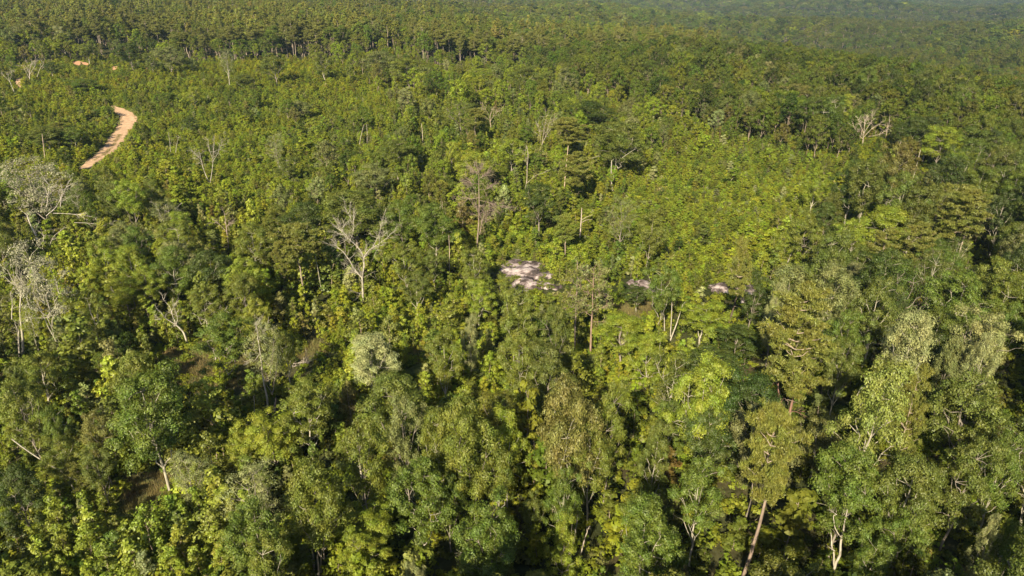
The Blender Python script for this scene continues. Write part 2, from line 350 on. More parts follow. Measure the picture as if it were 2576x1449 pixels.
def drape(poly, step, lift, edge_noise=.0, seed=1, dome=0.):     # sheet over the ground whose outline is a ground polygon
    P = np.array(poly); rg = np.random.default_rng(seed); x0, y0 = P.min(0) - 1; x1, y1 = P.max(0) + 1
    nx = int((x1 - x0) / step) + 2; ny = int((y1 - y0) / step) + 2
    X, Y = np.meshgrid(x0 + np.arange(nx) * step, y0 + np.arange(ny) * step)
    wx = X + edge_noise * np.sin(Y * 1.9 + seed) + edge_noise * .6 * np.sin(Y * 4.3); wy = Y + edge_noise * np.sin(X * 1.6 + 2) + edge_noise * .6 * np.sin(X * 3.7 + seed)
    ins = inpoly(wx, wy, poly)
    dist = np.full(X.shape, 1e9)
    for k in range(len(P)):
        a, b = P[k], P[(k + 1) % len(P)]; ab = b - a; t = np.clip(((X - a[0]) * ab[0] + (Y - a[1]) * ab[1]) / (ab @ ab + 1e-9), 0, 1)
        dist = np.minimum(dist, np.hypot(X - a[0] - t * ab[0], Y - a[1] - t * ab[1]))
    hole = (np.sin(X * 1.1 + 1) * np.sin(Y * .9 + X * .5) + .6 * np.sin(X * 2.7 - Y * 1.3)) > .95 if dome == .55 else False
    ins &= ~np.asarray(hole) if dome == .55 else True
    H = lift + (.3 * np.sin(X * .9 + Y * .5) * np.sin(Y * .8 - X * .3) + .07 * np.sin(X * 3.1 - Y * 2.3) if dome > .3 else 0) + dome * (1 - np.exp(-dist / 1.6)) * (1 + .25 * np.sin(X * .7) * np.sin(Y * .9 + 1) + .12 * np.sin(X * 2.3 + Y * 1.1))
    Z = T(X, Y) + np.where(ins, H, -.15)
    f = ins[:-1, :-1] | ins[1:, :-1] | ins[:-1, 1:] | ins[1:, 1:]; jj, ii = np.nonzero(f); i = jj * nx + ii
    mb = MB(); mb.add(np.stack([X, Y, Z], -1).reshape(-1, 3), np.stack([i, i + 1, i + 1 + nx, i + nx], -1)); return mb

road_c = [np.array(at(u, v)) for u, v in ROADL]
def smooth_line(pts, n=60):
    P = np.array(pts); t = np.concatenate([[0], np.cumsum(np.linalg.norm(np.diff(P, axis=0), axis=1))]); s = np.linspace(0, t[-1], n)
    Q = np.stack([np.interp(s, t, P[:, 0]), np.interp(s, t, P[:, 1])], 1)
    for _ in range(4): Q[1:-1] = (Q[:-2] + Q[1:-1] * 2 + Q[2:]) / 4
    return Q
RC = smooth_line(road_c); dR = unit(np.gradient(RC, axis=0)); nR = np.stack([-dR[:, 1], dR[:, 0]], 1)
RW = np.interp(np.linspace(0, 1, 60), [0, .12, .3, .5, .75, .9, 1], [1.5, 2.1, 2.9, 2.7, 3.3, 2.4, .7]) * (1 + .09 * np.sin(np.arange(60) * 1.3) + .07 * np.sin(np.arange(60) * .47 + 2))
LFT = RC + nR * RW[:, None]; RGT = RC - nR * RW[:, None]
mb = MB(); cols = 9; rows = []
for k in range(cols):
    f = k / (cols - 1); p = LFT * (1 - f) + RGT * f; z = T(p[:, 0], p[:, 1]) + .07 - .05 * (math.cos(f * 4 * math.pi) > .3)
    rows.append(np.column_stack([p, z]))
V = np.stack(rows, 1).reshape(-1, 3); i = (np.arange(59)[:, None] * cols + np.arange(cols - 1)[None]).reshape(-1)
mb.add(V, np.stack([i, i + 1, i + 1 + cols, i + cols], -1))
tag(obj("dirt_road", mb.mesh("dirt_road", [ROADM], True)), None, None, kind='structure')
for k, P in enumerate(ORANGE):
    poly = [at(u, v) for u, v in P]
    tag(obj("dirt_path", drape(poly, .8, .08, .3, k).mesh("dirt_path", [ORANGEM if k < 3 else ROADM], True)), None, None, kind='structure')
rk = drape([at(u, v) for u, v in ROCK], .3, .2, .45, 3, .55)
tag(obj("rock_outcrop", rk.mesh("rock_outcrop", [ROCKM], True)), "largest bare rock outcrop, pale pink and grey, in the middle of the clearing", "rock")
rl = ["small pale rock slab just right of the largest outcrop", "dark grey rock beside the shaded bush, right of the dead pines", "pale ledge of rock behind the shaded bush right of the dead pines",
      "small rock slab at the foot of the right dead pine", "long pale rock ledge at the right edge of the clearing", "small rounded rock in front of the long pale ledge"]
for k, P in enumerate(ROCKS2):
    tag(obj("rock_ledge", drape([at(u, v) for u, v in P], .3, .12, .25, 5 + k, .8).mesh("rock_ledge", [ROCKM], True)), rl[k], "rock", "small rock slabs on the clearing")

# ---------------------------------------------------------------- colours (albedo)
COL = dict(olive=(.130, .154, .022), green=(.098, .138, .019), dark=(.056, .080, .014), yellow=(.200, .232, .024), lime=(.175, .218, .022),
           silver=(.22, .235, .09), cream=(.28, .30, .125), grey=(.150, .168, .052), brown=(.150, .146, .034), pineg=(.130, .138, .024), moss=(.105, .128, .022), ash=(.27, .26, .17))
NAME = dict(olive="olive green", green="mid green", dark="dark green", yellow="bright yellow-green", lime="light green", silver="silvery grey-green", cream="pale cream-tipped",
            grey="greyish green", brown="brownish", pineg="olive", moss="mossy green", ash="ash grey")
PALE = (.34, .31, .24); TAN = (.30, .24, .18); GREYB = (.22, .19, .155)

# prototypes
BL = []      # broadleaf: (crown mesh, trunk mesh)
for s in range(10):
    sh = [0, 0, 2, 1, 0, 2, 0, 1, 0, 0][s]
    cr, tk = broadleaf(100 + s, nc=[46, 40, 44, 38, 52, 40, 34, 44, 48, 42][s], shape=sh, base=[.3, .22, .35, .18, .28, .4, .3, .12, .25, .33][s], per=560)
    BL.append((cr.mesh("leafy_crown", [LEAF]), tk.mesh("leafy_trunk", [BARK], True), tk.without_first().mesh("leafy_branches", [BARK], True)))
for s in range(3):
    cr, tk = broadleaf(140 + s, nc=46, shape=[2, 0, 2][s], base=[.35, .3, .25][s], per=150, leaf=.095)
    BL.append((cr.mesh("thin_crown", [LEAF]), tk.mesh("thin_trunk", [BARK], True), tk.without_first().mesh("thin_branches", [BARK], True)))
PN = []
for s in range(6):
    cr, tk = pine(200 + s, base=[.5, .55, .45, .6, .52, .4][s], whorls=[11, 10, 12, 10, 11, 13][s], sub=9)
    PN.append((cr.mesh("pine_crown", [NEEDLE]), tk.mesh("pine_trunk", [BARK], True), tk.without_first().mesh("pine_branches", [BARK], True)))
cr, tk = pine(219, base=.62, whorls=9, sub=12, per=80, r=3.4)
PN.append((cr.mesh("pine_crown", [NEEDLE]), tk.mesh("pine_trunk", [BARK], True), tk.without_first().mesh("pine_branches", [BARK], True)))
PS = []
for s in range(4):
    cr, tk = pine(230 + s, base=.62, whorls=8, sub=9, trunk_r=.19)
    PS.append((cr.mesh("pine_crown", [NEEDLE]), tk.mesh("pine_trunk", [BARK], True), None))
SP = []
for s in range(8):
    cr, tk = sapling(300 + s, nc=[15, 13, 17, 14, 16, 12, 15, 18][s], r=[1.1, 1.3, .9, 1.2, 1.0, 1.5, 1.1, 1.0][s])
    SP.append((cr.mesh("sapling_crown", [LEAF]), tk.mesh("sapling_stem", [BARK]), None))

# ---------------------------------------------------------------- hand placed trees
traced = {}; owners = {}
placed = []          # x, y, r, h
keep = []            # points that must stay in view: (u, v, depth)
def put(kind, name, label, cat, x, y, h, r, col, var, group=None, bark=PALE, rot=None, tilt=0.):
    L, h0, r0 = dict(b=(BL, 15., 4.), q=(PS, 18., 3.4), p=(PN, 18., 3.4), s=(SP, 4.5, 1.1))[kind]
    cr, tk, lim = L[var % len(L)]; own = traced.get(label)
    e = bpy.data.objects.new(name, None); C.objects.link(e); e.empty_display_size = .5
    e.location = (x, y, float(T(x, y)) - .05); e.rotation_euler = (tilt * rng.normal(), tilt * rng.normal(), rng.uniform(0, 6.28) if rot is None else rot)
    s = r / r0; e.scale = (s, s, h / h0); tag(e, label, cat, group)
    if own:                                            # this tree's trunk is modelled after the photo below; it takes the limbs only
        obj("branches", lim, e, bark); owners[label] = e
    else: obj("trunk" if kind != 's' else "stem", tk, e, bark)
    obj("crown", cr, e, col); placed.append((x, y, r, h)); return e
def hero(kind, t, u, v, h, wpx, col, label, var=None, bark=PALE, jit=.0):
    U, Vv = tp(*t, u, v); x, y = at(U, Vv, h); _, _, d = proj(x, y, float(T(x, y)) + h * .7)
    r = wpx / 7.547 / FP * float(d) / 2 * .84
    uc, vc, dc = proj(x, y, float(T(x, y)) + h * .68); keep.append((float(uc), float(vc), float(dc) - r)); keep.append((float(uc), float(vc) - r * FP / float(dc) * .5, float(dc) - r))
    nm = dict(b="leafy_tree", p="pine_tree", s="young_tree")[kind]
    c = COL[col] if isinstance(col, str) else col
    var = len(placed) if var is None else var
    return put(kind, nm, label, "tree" if kind == 'b' else ("pine" if kind == 'p' else "sapling"), x, y, h, r, c, var,
               bark=bark if kind != 'p' else TAN)
HERO = [
 # bottom left tile
 ('b', (0, 2), 1050, -90, 15, 640, 'green', "large mid green tree with broad clumped crown beside the brown clearing at lower left", 4),
 ('b', (0, 1), 1000, 1215, 13, 400, 'olive', "olive tree directly behind the large mid green tree beside the brown clearing", 0),
 ('b', (0, 2), 110, -40, 12, 380, 'olive', "olive tree at the left frame edge above the leaning dead trunk", 1),
 ('b', (0, 2), 390, 165, 9, 230, 'green', "small mid green tree between the left edge tree and the large one by the clearing", 2),
 ('b', (0, 2), 680, 215, 10, 270, 'brown', "small brownish tree with pale forked stem left of the large tree by the clearing", 5),
 ('b', (0, 2), 2020, 235, 8, 470, 'yellow', "bright yellow-green tree below the two pale trunks, lower left of centre", 2),
 ('b', (0, 2), 1780, 330, 7, 240, 'yellow', "narrow yellow-green tree touching the brightest low tree at lower left", 3),
 ('b', (0, 2), 1880, 560, 11, 460, 'silver', "silvery tree just below the bright yellow-green tree", 11),
 ('b', (0, 2), 2340, 560, 14, 520, 'olive', "olive tree with three tall pale stems at the bottom, left of centre", 0),
 ('b', (0, 2), 1840, 900, 13, 520, 'green', "dense rounded tree below the silvery tree at the bottom left", 8),
 ('b', (0, 2), 2280, 0, 11, 460, 'olive', "rounded olive tree below the fallen grey branches, left of centre", 9),
 ('b', (0, 2), 1950, 1150, 11, 420, 'olive', "olive tree at the bottom edge below the dense rounded one", 1),
 ('b', (0, 2), 420, 380, 8, 330, 'olive', "low olive tree crossed by the leaning dead trunk", 6),
 ('b', (0, 2), 700, 480, 8, 300, 'moss', "mossy green low tree right of the leaning dead trunk", 2),
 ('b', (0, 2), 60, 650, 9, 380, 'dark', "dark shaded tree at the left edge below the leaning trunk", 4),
 ('b', (0, 1), 250, 1200, 9, 420, 'olive', "olive bushy tree in front of the foot of the big silvery tree", 6),
 ('b', (0, 1), 60, 1290, 11, 260, 'moss', "mossy tree at the left edge in front of the big silvery tree", 7),
 # bottom centre tile
 ('b', (1, 2), 450, 70, 15, 360, 'grey', "pale grey-olive tree top above the bare-topped pine at the bottom centre left", 1),
 ('b', (1, 2), 120, 270, 14, 430, 'olive', "olive tree behind the barkless snag at bottom centre left", 6),
 ('b', (1, 2), 960, 120, 16, 520, 'olive', "large olive tree with pale forked stems at the bottom centre", 4),
 ('b', (1, 2), 700, 170, 14, 360, 'olive', "olive tree joined to the left of the large fork-stemmed tree", 0),
 ('b', (1, 2), 560, 590, 12, 560, 'green', "mid green spreading tree with short pale trunk, bottom centre left", 8),
 ('b', (1, 2), 800, 700, 9, 300, 'green', "small mid green tree under the pale forked stems", 2),
 ('b', (1, 2), 1250, 150, 13, 320, 'lime', "light green tall tree right of the large fork-stemmed tree", 3),
 ('b', (1, 2), 1180, 480, 10, 360, 'olive', "light olive tree in front of the tall light green one", 9),
 ('b', (1, 2), 1750, -10, 17, 560, 'brown', "tall brown-tinged tree with white upper trunk, bottom centre", 4),
 ('b', (1, 2), 1900, 260, 13, 380, 'olive', "right-hand olive lobe tree beside the brown-tinged tall tree", 0),
 ('b', (1, 2), 1700, 660, 11, 330, 'green', "rounded green tree directly below the brown-tinged tall tree", 6),
 ('b', (1, 2), 1440, 20, 10, 240, 'dark', "deep green bush-like tree left of the brown-tinged tall tree", 7),
 ('b', (1, 2), 2040, 0, 15, 330, 'olive', "slim olive tree behind the right side of the brown-tinged tree", 1),
 ('b', (1, 2), 1120, 890, 11, 540, 'green', "broad mid green tree at the bottom edge, centre", 5),
 ('b', (1, 2), 1050, 1150, 8, 560, 'green', "low spreading tree with white stem at the bottom edge, centre", 2),
 ('b', (1, 2), 1460, 820, 7, 200, 'moss', "small mossy round tree between the broad and the rounded green trees", 6),
 ('b', (1, 2), 1680, 1000, 9, 300, 'lime', "light green tree around the leaning white stem at the bottom centre", 3),
 ('b', (1, 2), 2400, 220, 13, 300, 'moss', "columnar mossy tree half way to the umbrella pine from the brown-tinged tree", 7),
 ('b', (1, 2), 2330, 840, 14, 520, 'green', "large mid green tree left of the umbrella pine at the bottom", 0),
 ('b', (1, 2), 2470, 1100, 10, 420, 'green', "mid green tree at the bottom edge left of the umbrella pine trunk", 8),
 ('b', (1, 2), 200, 930, 6, 460, 'lime', "light green bushy tree at the bottom, left of the short pale trunk", 2),
 ('b', (1, 2), 130, 1200, 6, 420, 'yellow', "yellow-green low tree at the bottom edge, left of centre", 5),
 ('b', (1, 2), 520, 1330, 8, 220, 'silver', "small silvery tree top at the bottom edge", 1),
 # bottom right tile
 ('b', (2, 2), 180, -170, 15, 520, 'lime', "light green broad tree above the umbrella pine's left side", 4),
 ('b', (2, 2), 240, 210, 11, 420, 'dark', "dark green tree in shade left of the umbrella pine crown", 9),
 ('b', (2, 2), 160, 590, 12, 460, 'green', "mid green tree left of the umbrella pine trunk", 6),
 ('b', (2, 2), 1560, -260, 20, 640, (.175, .205, .04), "tallest pale yellow-green tree at lower right", 7),
 ('b', (2, 2), 1300, 520, 13, 560, 'green', "broad mid green tree right of the umbrella pine", 4),
 ('b', (2, 2), 1800, 560, 13, 560, 'moss', "broad mossy tree below the tallest yellow-green tree", 0),
 ('b', (2, 2), 1720, 930, 9, 420, 'green', "low mid green tree above the watermark area at the bottom right", 5),
 ('b', (2, 2), 1450, 1160, 8, 380, 'green', "low green tree right of the white forked snag", 2),
 ('b', (2, 2), 2250, -60, 14, 600, 'moss', "broad mossy tree near the right frame edge, lower right", 8),
 ('b', (2, 2), 2220, 420, 13, 480, 'moss', "mossy tree at right with bright sunlit tufts, below the broad one", 1),
 ('b', (2, 2), 2500, 380, 13, 360, 'green', "green tree cut by the right frame edge at lower right", 6),
 ('b', (2, 2), 2390, 950, 11, 190, 'silver', "slim silvery tree near the bottom right corner", 3),
 ('b', (2, 2), 2540, 980, 11, 240, 'green', "green tree in the bottom right corner", 7),
 # middle left tile
 ('b', (0, 1), 200, 380, 19, 480, 'ash', "big silvery-white tree with two pale trunks at the left edge", 10),
 ('b', (0, 0), 200, 1200, 17, 560, 'ash', "pale grey tree with leaning trunk at the left edge, above the big silvery one", 12),
 ('b', (0, 1), 740, 340, 11, 280, 'lime', "light green tree left in the yellow-green group right of the big silvery tree", 6),
 ('b', (0, 1), 960, 400, 11, 300, 'lime', "light green domed tree in the middle of the group right of the silvery tree", 0),
 ('b', (0, 1), 1080, 560, 9, 260, 'lime', "light green tree lowest right in the yellow-green group", 8),
 ('b', (0, 1), 900, 640, 8, 360, 'yellow', "yellow-green low tree in front of the light green group", 9),
 ('b', (0, 1), 1580, 440, 11, 380, 'dark', "dark green tree behind the white-limbed leaning tree", 4),
 ('b', (0, 1), 1330, 230, 11, 320, 'olive', "olive tree above the white-limbed leaning tree", 1),
 ('b', (0, 1), 1890, 230, 12, 340, 'olive', "olive tree left of the small umbrella-crowned pine", 8),
 ('b', (0, 1), 1640, 940, 11, 460, 'green', "mid green tree with pale lower trunk at the edge of the brown clearing", 9),
 ('b', (0, 1), 1950, 970, 13, 320, 'silver', "silvery tree with pale bent trunk right of the brown clearing", 11),
 ('b', (0, 1), 2130, 1040, 9, 280, 'olive', "olive tree touching the right of the silvery bent-trunk tree", 6),
 ('b', (0, 1), 1560, 720, 8, 300, 'olive', "olive small tree beside the white-limbed leaning tree", 2),
 ('b', (0, 1), 520, 980, 8, 300, 'grey', "greyish low tree right of the big silvery trunks", 11),
 ('b', (0, 1), 900, 240, 9, 260, 'grey', "greyish tree with cream tips above the light green group", 2),
 ('b', (0, 1), 1250, 60, 10, 300, 'grey', "greyish tree with bare upper twigs, upper left of centre", 10),
 ('b', (0, 1), 2300, 80, 12, 420, 'dark', "dark olive tree behind the small umbrella-crowned pine", 0),
 # middle centre
 ('b', (1, 1), 80, 0, 13, 560, 'moss', "broad mossy tree behind the big bare forked tree", 4),
 ('b', (1, 1), 230, 1070, 11, 470, 'cream', "cream-white flowering round tree left of centre", 0),
 ('b', (1, 1), 760, 1020, 12, 320, 'olive', "round olive tree right of the cream-white tree", 6),
 ('b', (1, 1), 970, 920, 11, 160, 'silver', "slim silvery tree right of the round olive one", 3),
 ('b', (1, 1), 1350, 750, 14, 400, 'olive', "tall olive tree directly below the large rock outcrop", 9),
 ('b', (1, 1), 1610, 890, 13, 340, 'moss', "mossy tree between the tall olive tree and the dead pines", 1),
 ('b', (1, 1), 1330, 1080, 12, 380, 'olive', "olive tree in front of the tall one below the rock", 8),
 ('b', (1, 1), 470, 390, 10, 340, 'olive', "olive round tree right of the big bare forked tree", 6),
 ('b', (1, 1), 560, 620, 8, 280, 'moss', "mossy small tree below the round one right of the forked tree", 2),
 ('b', (1, 1), 1010, 430, 9, 250, 'olive', "olive small tree left of the large rock outcrop", 1),
 ('b', (1, 1), 1230, 620, 7, 180, 'olive', "small olive tree touching the left end of the rock outcrop", 3),
 ('b', (1, 1), 2130, 930, 8, 460, 'lime', "broad light green tree right of the dead pines", 0),
 ('b', (1, 1), 2330, 1080, 9, 360, 'lime', "light green tree lower right of the dead pines", 3),
 ('b', (1, 1), 2130, 40, 12, 300, 'grey', "greyish thin tree in the upper right clearing", 12),
 ('b', (1, 1), 2430, 560, 12, 300, 'green', "mid green tree above the white birch-like stems", 5),
 ('b', (1, 1), 700, 100, 12, 360, 'green', "mid green tree left of the tall brown snag", 4),
 ('b', (1, 1), 450, 60, 12, 320, 'green', "mid green tree second to the left of the tall brown snag", 8),
 ('b', (1, 1), 1500, -60, 12, 320, 'dark', "dark green tree left of the plated pine in the centre", 9),
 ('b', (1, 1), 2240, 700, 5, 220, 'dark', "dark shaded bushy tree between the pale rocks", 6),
 # middle right
 ('b', (2, 1), 850, 540, 15, 420, 'grey', "greyish tree behind the big olive pine, right side", 0),
 ('b', (2, 1), 1200, 550, 15, 400, 'grey', "broad greyish tree second behind the big olive pine", 4),
 ('b', (2, 1), 1520, 660, 14, 400, 'moss', "mossy tree right of the two greyish ones", 6),
 ('b', (2, 1), 740, 660, 14, 190, 'silver', "slim silvery tree leaning over the left of the big olive pine", 3),
 ('b', (2, 1), 1770, 870, 17, 460, 'silver', "large silvery dome tree at right above the tallest yellow-green one", 0),
 ('b', (2, 1), 2100, 600, 14, 500, 'green', "large dark-edged green tree near the right edge", 8),
 ('b', (2, 1), 2440, 500, 13, 380, 'olive', "olive tree near the right frame edge at mid height", 1),
 ('b', (2, 1), 2330, 1080, 14, 280, 'silver', "silvery tree at the right edge above the broad mossy tree", 6),
 ('b', (2, 1), 2090, 1040, 14, 260, 'grey', "greyish slim tree left of the silvery one at the right edge", 7),
 ('b', (2, 1), 2520, 840, 12, 260, 'green', "green tree cut by the right edge, mid height", 5),
 ('b', (2, 1), 1300, 900, 12, 300, 'green', "mid green tree right of the big olive pine", 9),
 ('b', (2, 1), 1240, 1140, 11, 300, 'moss', "mossy tree lower right of the big olive pine", 2),
 ('b', (2, 1), 160, 850, 7, 420, 'lime', "light green tree left of the dark hollow at right", 2),
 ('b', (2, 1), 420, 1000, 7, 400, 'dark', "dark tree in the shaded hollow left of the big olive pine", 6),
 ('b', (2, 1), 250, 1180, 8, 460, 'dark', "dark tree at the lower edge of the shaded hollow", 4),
 ('b', (2, 1), 560, 620, 10, 260, 'dark', "dark green tree right of the leaning dark-trunked pine", 1),
 ('b', (2, 1), 950, 120, 13, 320, 'olive', "olive tree over the leaning white trunk at right", 3),
 ('b', (2, 1), 1550, 100, 12, 420, 'lime', "light green broad tree at upper right middle", 0),
 ('b', (2, 1), 1330, 210, 11, 300, 'lime', "light green tree left of the upper right group", 9),
 ('b', (2, 1), 1180, 430, 8, 320, 'dark', "dark low tree behind the greyish pair", 2),
 # upper centre
 ('b', (1, 0), 820, 1050, 14, 190, 'yellow', "bright yellow tree top left in the yellow-green pair, upper centre", 7),
 ('b', (1, 0), 1010, 1130, 13, 330, 'yellow', "broad bright yellow-green tree behind the tall brown snag", 0),
 ('b', (1, 0), 2110, 930, 16, 460, 'moss', "great oak with white trunk at upper centre right", 4),
 ('b', (1, 0), 1880, 760, 13, 420, 'dark', "dark crowned tree above the great white-trunked oak", 0),
 ('b', (1, 0), 180, 150, 16, 330, 'silver', "large silvery domed tree among the pines, upper left of centre", 0),
 ('b', (1, 0), 410, 1060, 11, 360, 'moss', "mossy tree left of the bright yellow pair", 8),
 ('b', (1, 0), 250, 1240, 10, 360, 'grey', "greyish tree lower left of the bright yellow pair", 6),
 ('b', (1, 0), 900, 760, 12, 360, 'moss', "mossy tree beneath the tan bare tree, upper centre", 12),
 ('b', (1, 0), 510, 440, 16, 340, 'olive', "olive domed tree upper centre left", 1),
 ('b', (1, 0), 290, 380, 15, 300, 'grey', "greyish tree at upper centre left", 0),
 ('b', (1, 0), 1380, 500, 15, 300, 'moss', "mossy round tree before the pine stand, upper centre", 6),
 ('b', (1, 0), 1690, 500, 15, 160, 'grey', "slim greyish tree with white stem, upper centre right", 3),
 ('b', (1, 0), 1080, 280, 17, 160, 'lime', "light green tree at the pine stand edge, upper centre", 7),
 ('b', (1, 0), 1290, 1050, 12, 300, 'lime', "light green tree just right of the bright yellow pair", 5),
 ('b', (1, 0), 1080, 520, 9, 280, 'lime', "light green low tree before the pine stand", 2),
 # upper right
 ('b', (2, 0), 1250, 690, 14, 170, 'yellow', "bright yellow-green narrow tree at upper right", 7),
 ('b', (2, 0), 1980, 960, 13, 330, 'lime', "light green tree with yellow edge at upper right", 4),
 ('b', (2, 0), 2180, 1150, 11, 200, 'yellow', "yellow-edged small tree right of the thin white trunk, upper right", 2),
 ('b', (2, 0), 1780, 880, 14, 300, 'dark', "dark tree above the thin leaning white trunk, upper right", 0),
 ('b', (2, 0), 880, 640, 13, 300, 'brown', "brownish tree at upper right beside light green ones", 1),
 ('b', (2, 0), 1560, 760, 12, 160, 'lime', "light green slim tree right of the pale bare tree at upper right", 7),
 ('b', (2, 0), 130, 660, 13, 220, 'lime', "light green tree at the left of the upper right quarter", 7),
 ('b', (2, 0), 1970, 850, 12, 130, 'lime', "small light green spire above the yellow edged tree", 7),
 # upper left
 ('b', (0, 0), 110, 180, 19, 300, 'grey', "broad greyish oak at the upper left corner", 10),
 ('b', (0, 0), 960, 320, 16, 250, 'dark', "dark round tree right of the orange clay patches", 0),
 ('b', (0, 0), 1250, 350, 15, 240, 'grey', "greyish round tree second right of the orange clay", 8),
 ('b', (0, 0), 1690, 370, 18, 160, 'grey', "thin greyish tree with long white stem, upper left", 10),
 ('b', (0, 0), 2060, 400, 16, 250, 'moss', "mossy tree with curved white branch, upper left", 6),
 ('b', (0, 0), 2430, 390, 15, 200, 'olive', "olive tree at the end of the upper left pine stand", 1),
 ('b', (0, 0), 440, 190, 18, 130, 'silver', "silvery slim tree beside the first pines at upper left", 3),
 ('b', (0, 0), 1450, 650, 9, 150, 'yellow', "small yellowish tree alone in the upper left clearing", 3),
 ('b', (0, 0), 400, 930, 8, 300, 'moss', "mossy low tree left of the road bend", 6),
 ('b', (0, 0), 780, 800, 4.5, 170, 'green', "green bush overhanging the inside of the road bend", 6),
 ('b', (0, 0), 500, 1000, 6, 160, 'dark', "dark bush left of the dirt road", 8),
 ('b', (0, 0), 370, 470, 8, 160, 'dark', "dark low tree below the orange clay patches", 6),
 ('b', (0, 0), 2070, 1010, 11, 150, 'silver', "small silvery tree in the upper left clearing", 12),
 ('b', (0, 0), 1130, 400, 12, 120, 'moss', "narrow mossy tree between the dark round tree and the greyish round tree, upper left", 1),
 ('b', (0, 0), 640, 330, 12, 180, 'olive', "olive tree before the first pine trunks above the orange clay", 9),
 ('b', (0, 0), 1820, 560, 8, 200, 'moss', "mossy low tree amid the upper left clearing, below the thin greyish tree", 8),
 ('b', (0, 0), 1250, 700, 6, 170, 'green', "mid green bush in the upper left clearing, right of the road top", 0),
 ('b', (0, 0), 2250, 760, 8, 210, 'grey', "greyish tree at the right side of the upper left clearing", 8),
 ('b', (0, 0), 600, 600, 7, 260, 'green', "mid green thick bush below the orange clay patches", 4),
 ('b', (0, 0), 1420, 880, 7, 150, 'dark', "dark small tree in the upper left clearing, right of the road", 6),
 ('b', (0, 0), 2150, 1180, 8, 220, 'moss', "mossy tree right of the round-topped bare white tree", 1),
 ('b', (0, 0), 330, 950, 9, 280, 'moss', "mossy tree left of the lower road bend with dark hollow beneath", 4),
 ('b', (0, 0), 540, 960, 8, 200, 'green', "mid green tree between the mossy one and the dirt road", 6),
 # pines
 ('p', (2, 2), 690, 250, 19, 450, 'pineg', "umbrella pine with long bare curving trunk at the bottom right", 6),
 ('p', (0, 1), 2220, 250, 14, 330, 'pineg', "small umbrella-crowned pine with bare trunk left of the big bare forked tree", 6),
 ('p', (1, 0), 1810, 1150, 14, 300, 'pineg', "plated pine with two dead side branches in the centre", 2),
 ('p', (1, 1), 1700, 180, 9, 210, 'olive', "small yellowish pine in front of the plated one", 0),
 ('p', (2, 1), 960, 770, 19, 580, 'pineg', "big olive pine with layered plates left of the silvery dome tree", 5),
 ('p', (2, 1), 465, 370, 17, 200, 'pineg', "leaning pine with dark trunk before the long rock ledge", 1),
 ('p', (2, 1), 2150, -20, 16, 400, 'pineg', "pine with long pale trunk near the right frame edge", 0),
 ('p', (1, 0), 1720, 900, 15, 320, 'pineg', "pine with tall tan trunk left of the great oak", 3),
 ('p', (2, 1), 1850, 240, 13, 280, 'pineg', "pine left of the long pale trunk near the right edge", 2),
 ('p', (2, 1), 1560, 300, 12, 260, 'pineg', "pine amid the upper right middle group", 5),
 ('p', (0, 2), 540, 610, 6, 190, 'pineg', "small pine with reddish trunk beside the leaning dead trunk", 3),
 ('p', (2, 2), 1810, -80, 17, 280, 'pineg', "olive pine hard against the right of the tallest yellow-green tree", 5),
 ('p', (0, 0), 430, 930, 9, 130, 'pineg', "thin pine by the lower road bend", 0),
 ('p', (0, 1), 2110, 400, 11, 150, 'pineg', "thin pine left of the small umbrella-crowned pine", 1),
 ('p', (1, 0), 1000, 820, 12, 220, 'pineg', "pine behind the tan bare tree at upper centre", 1),
]
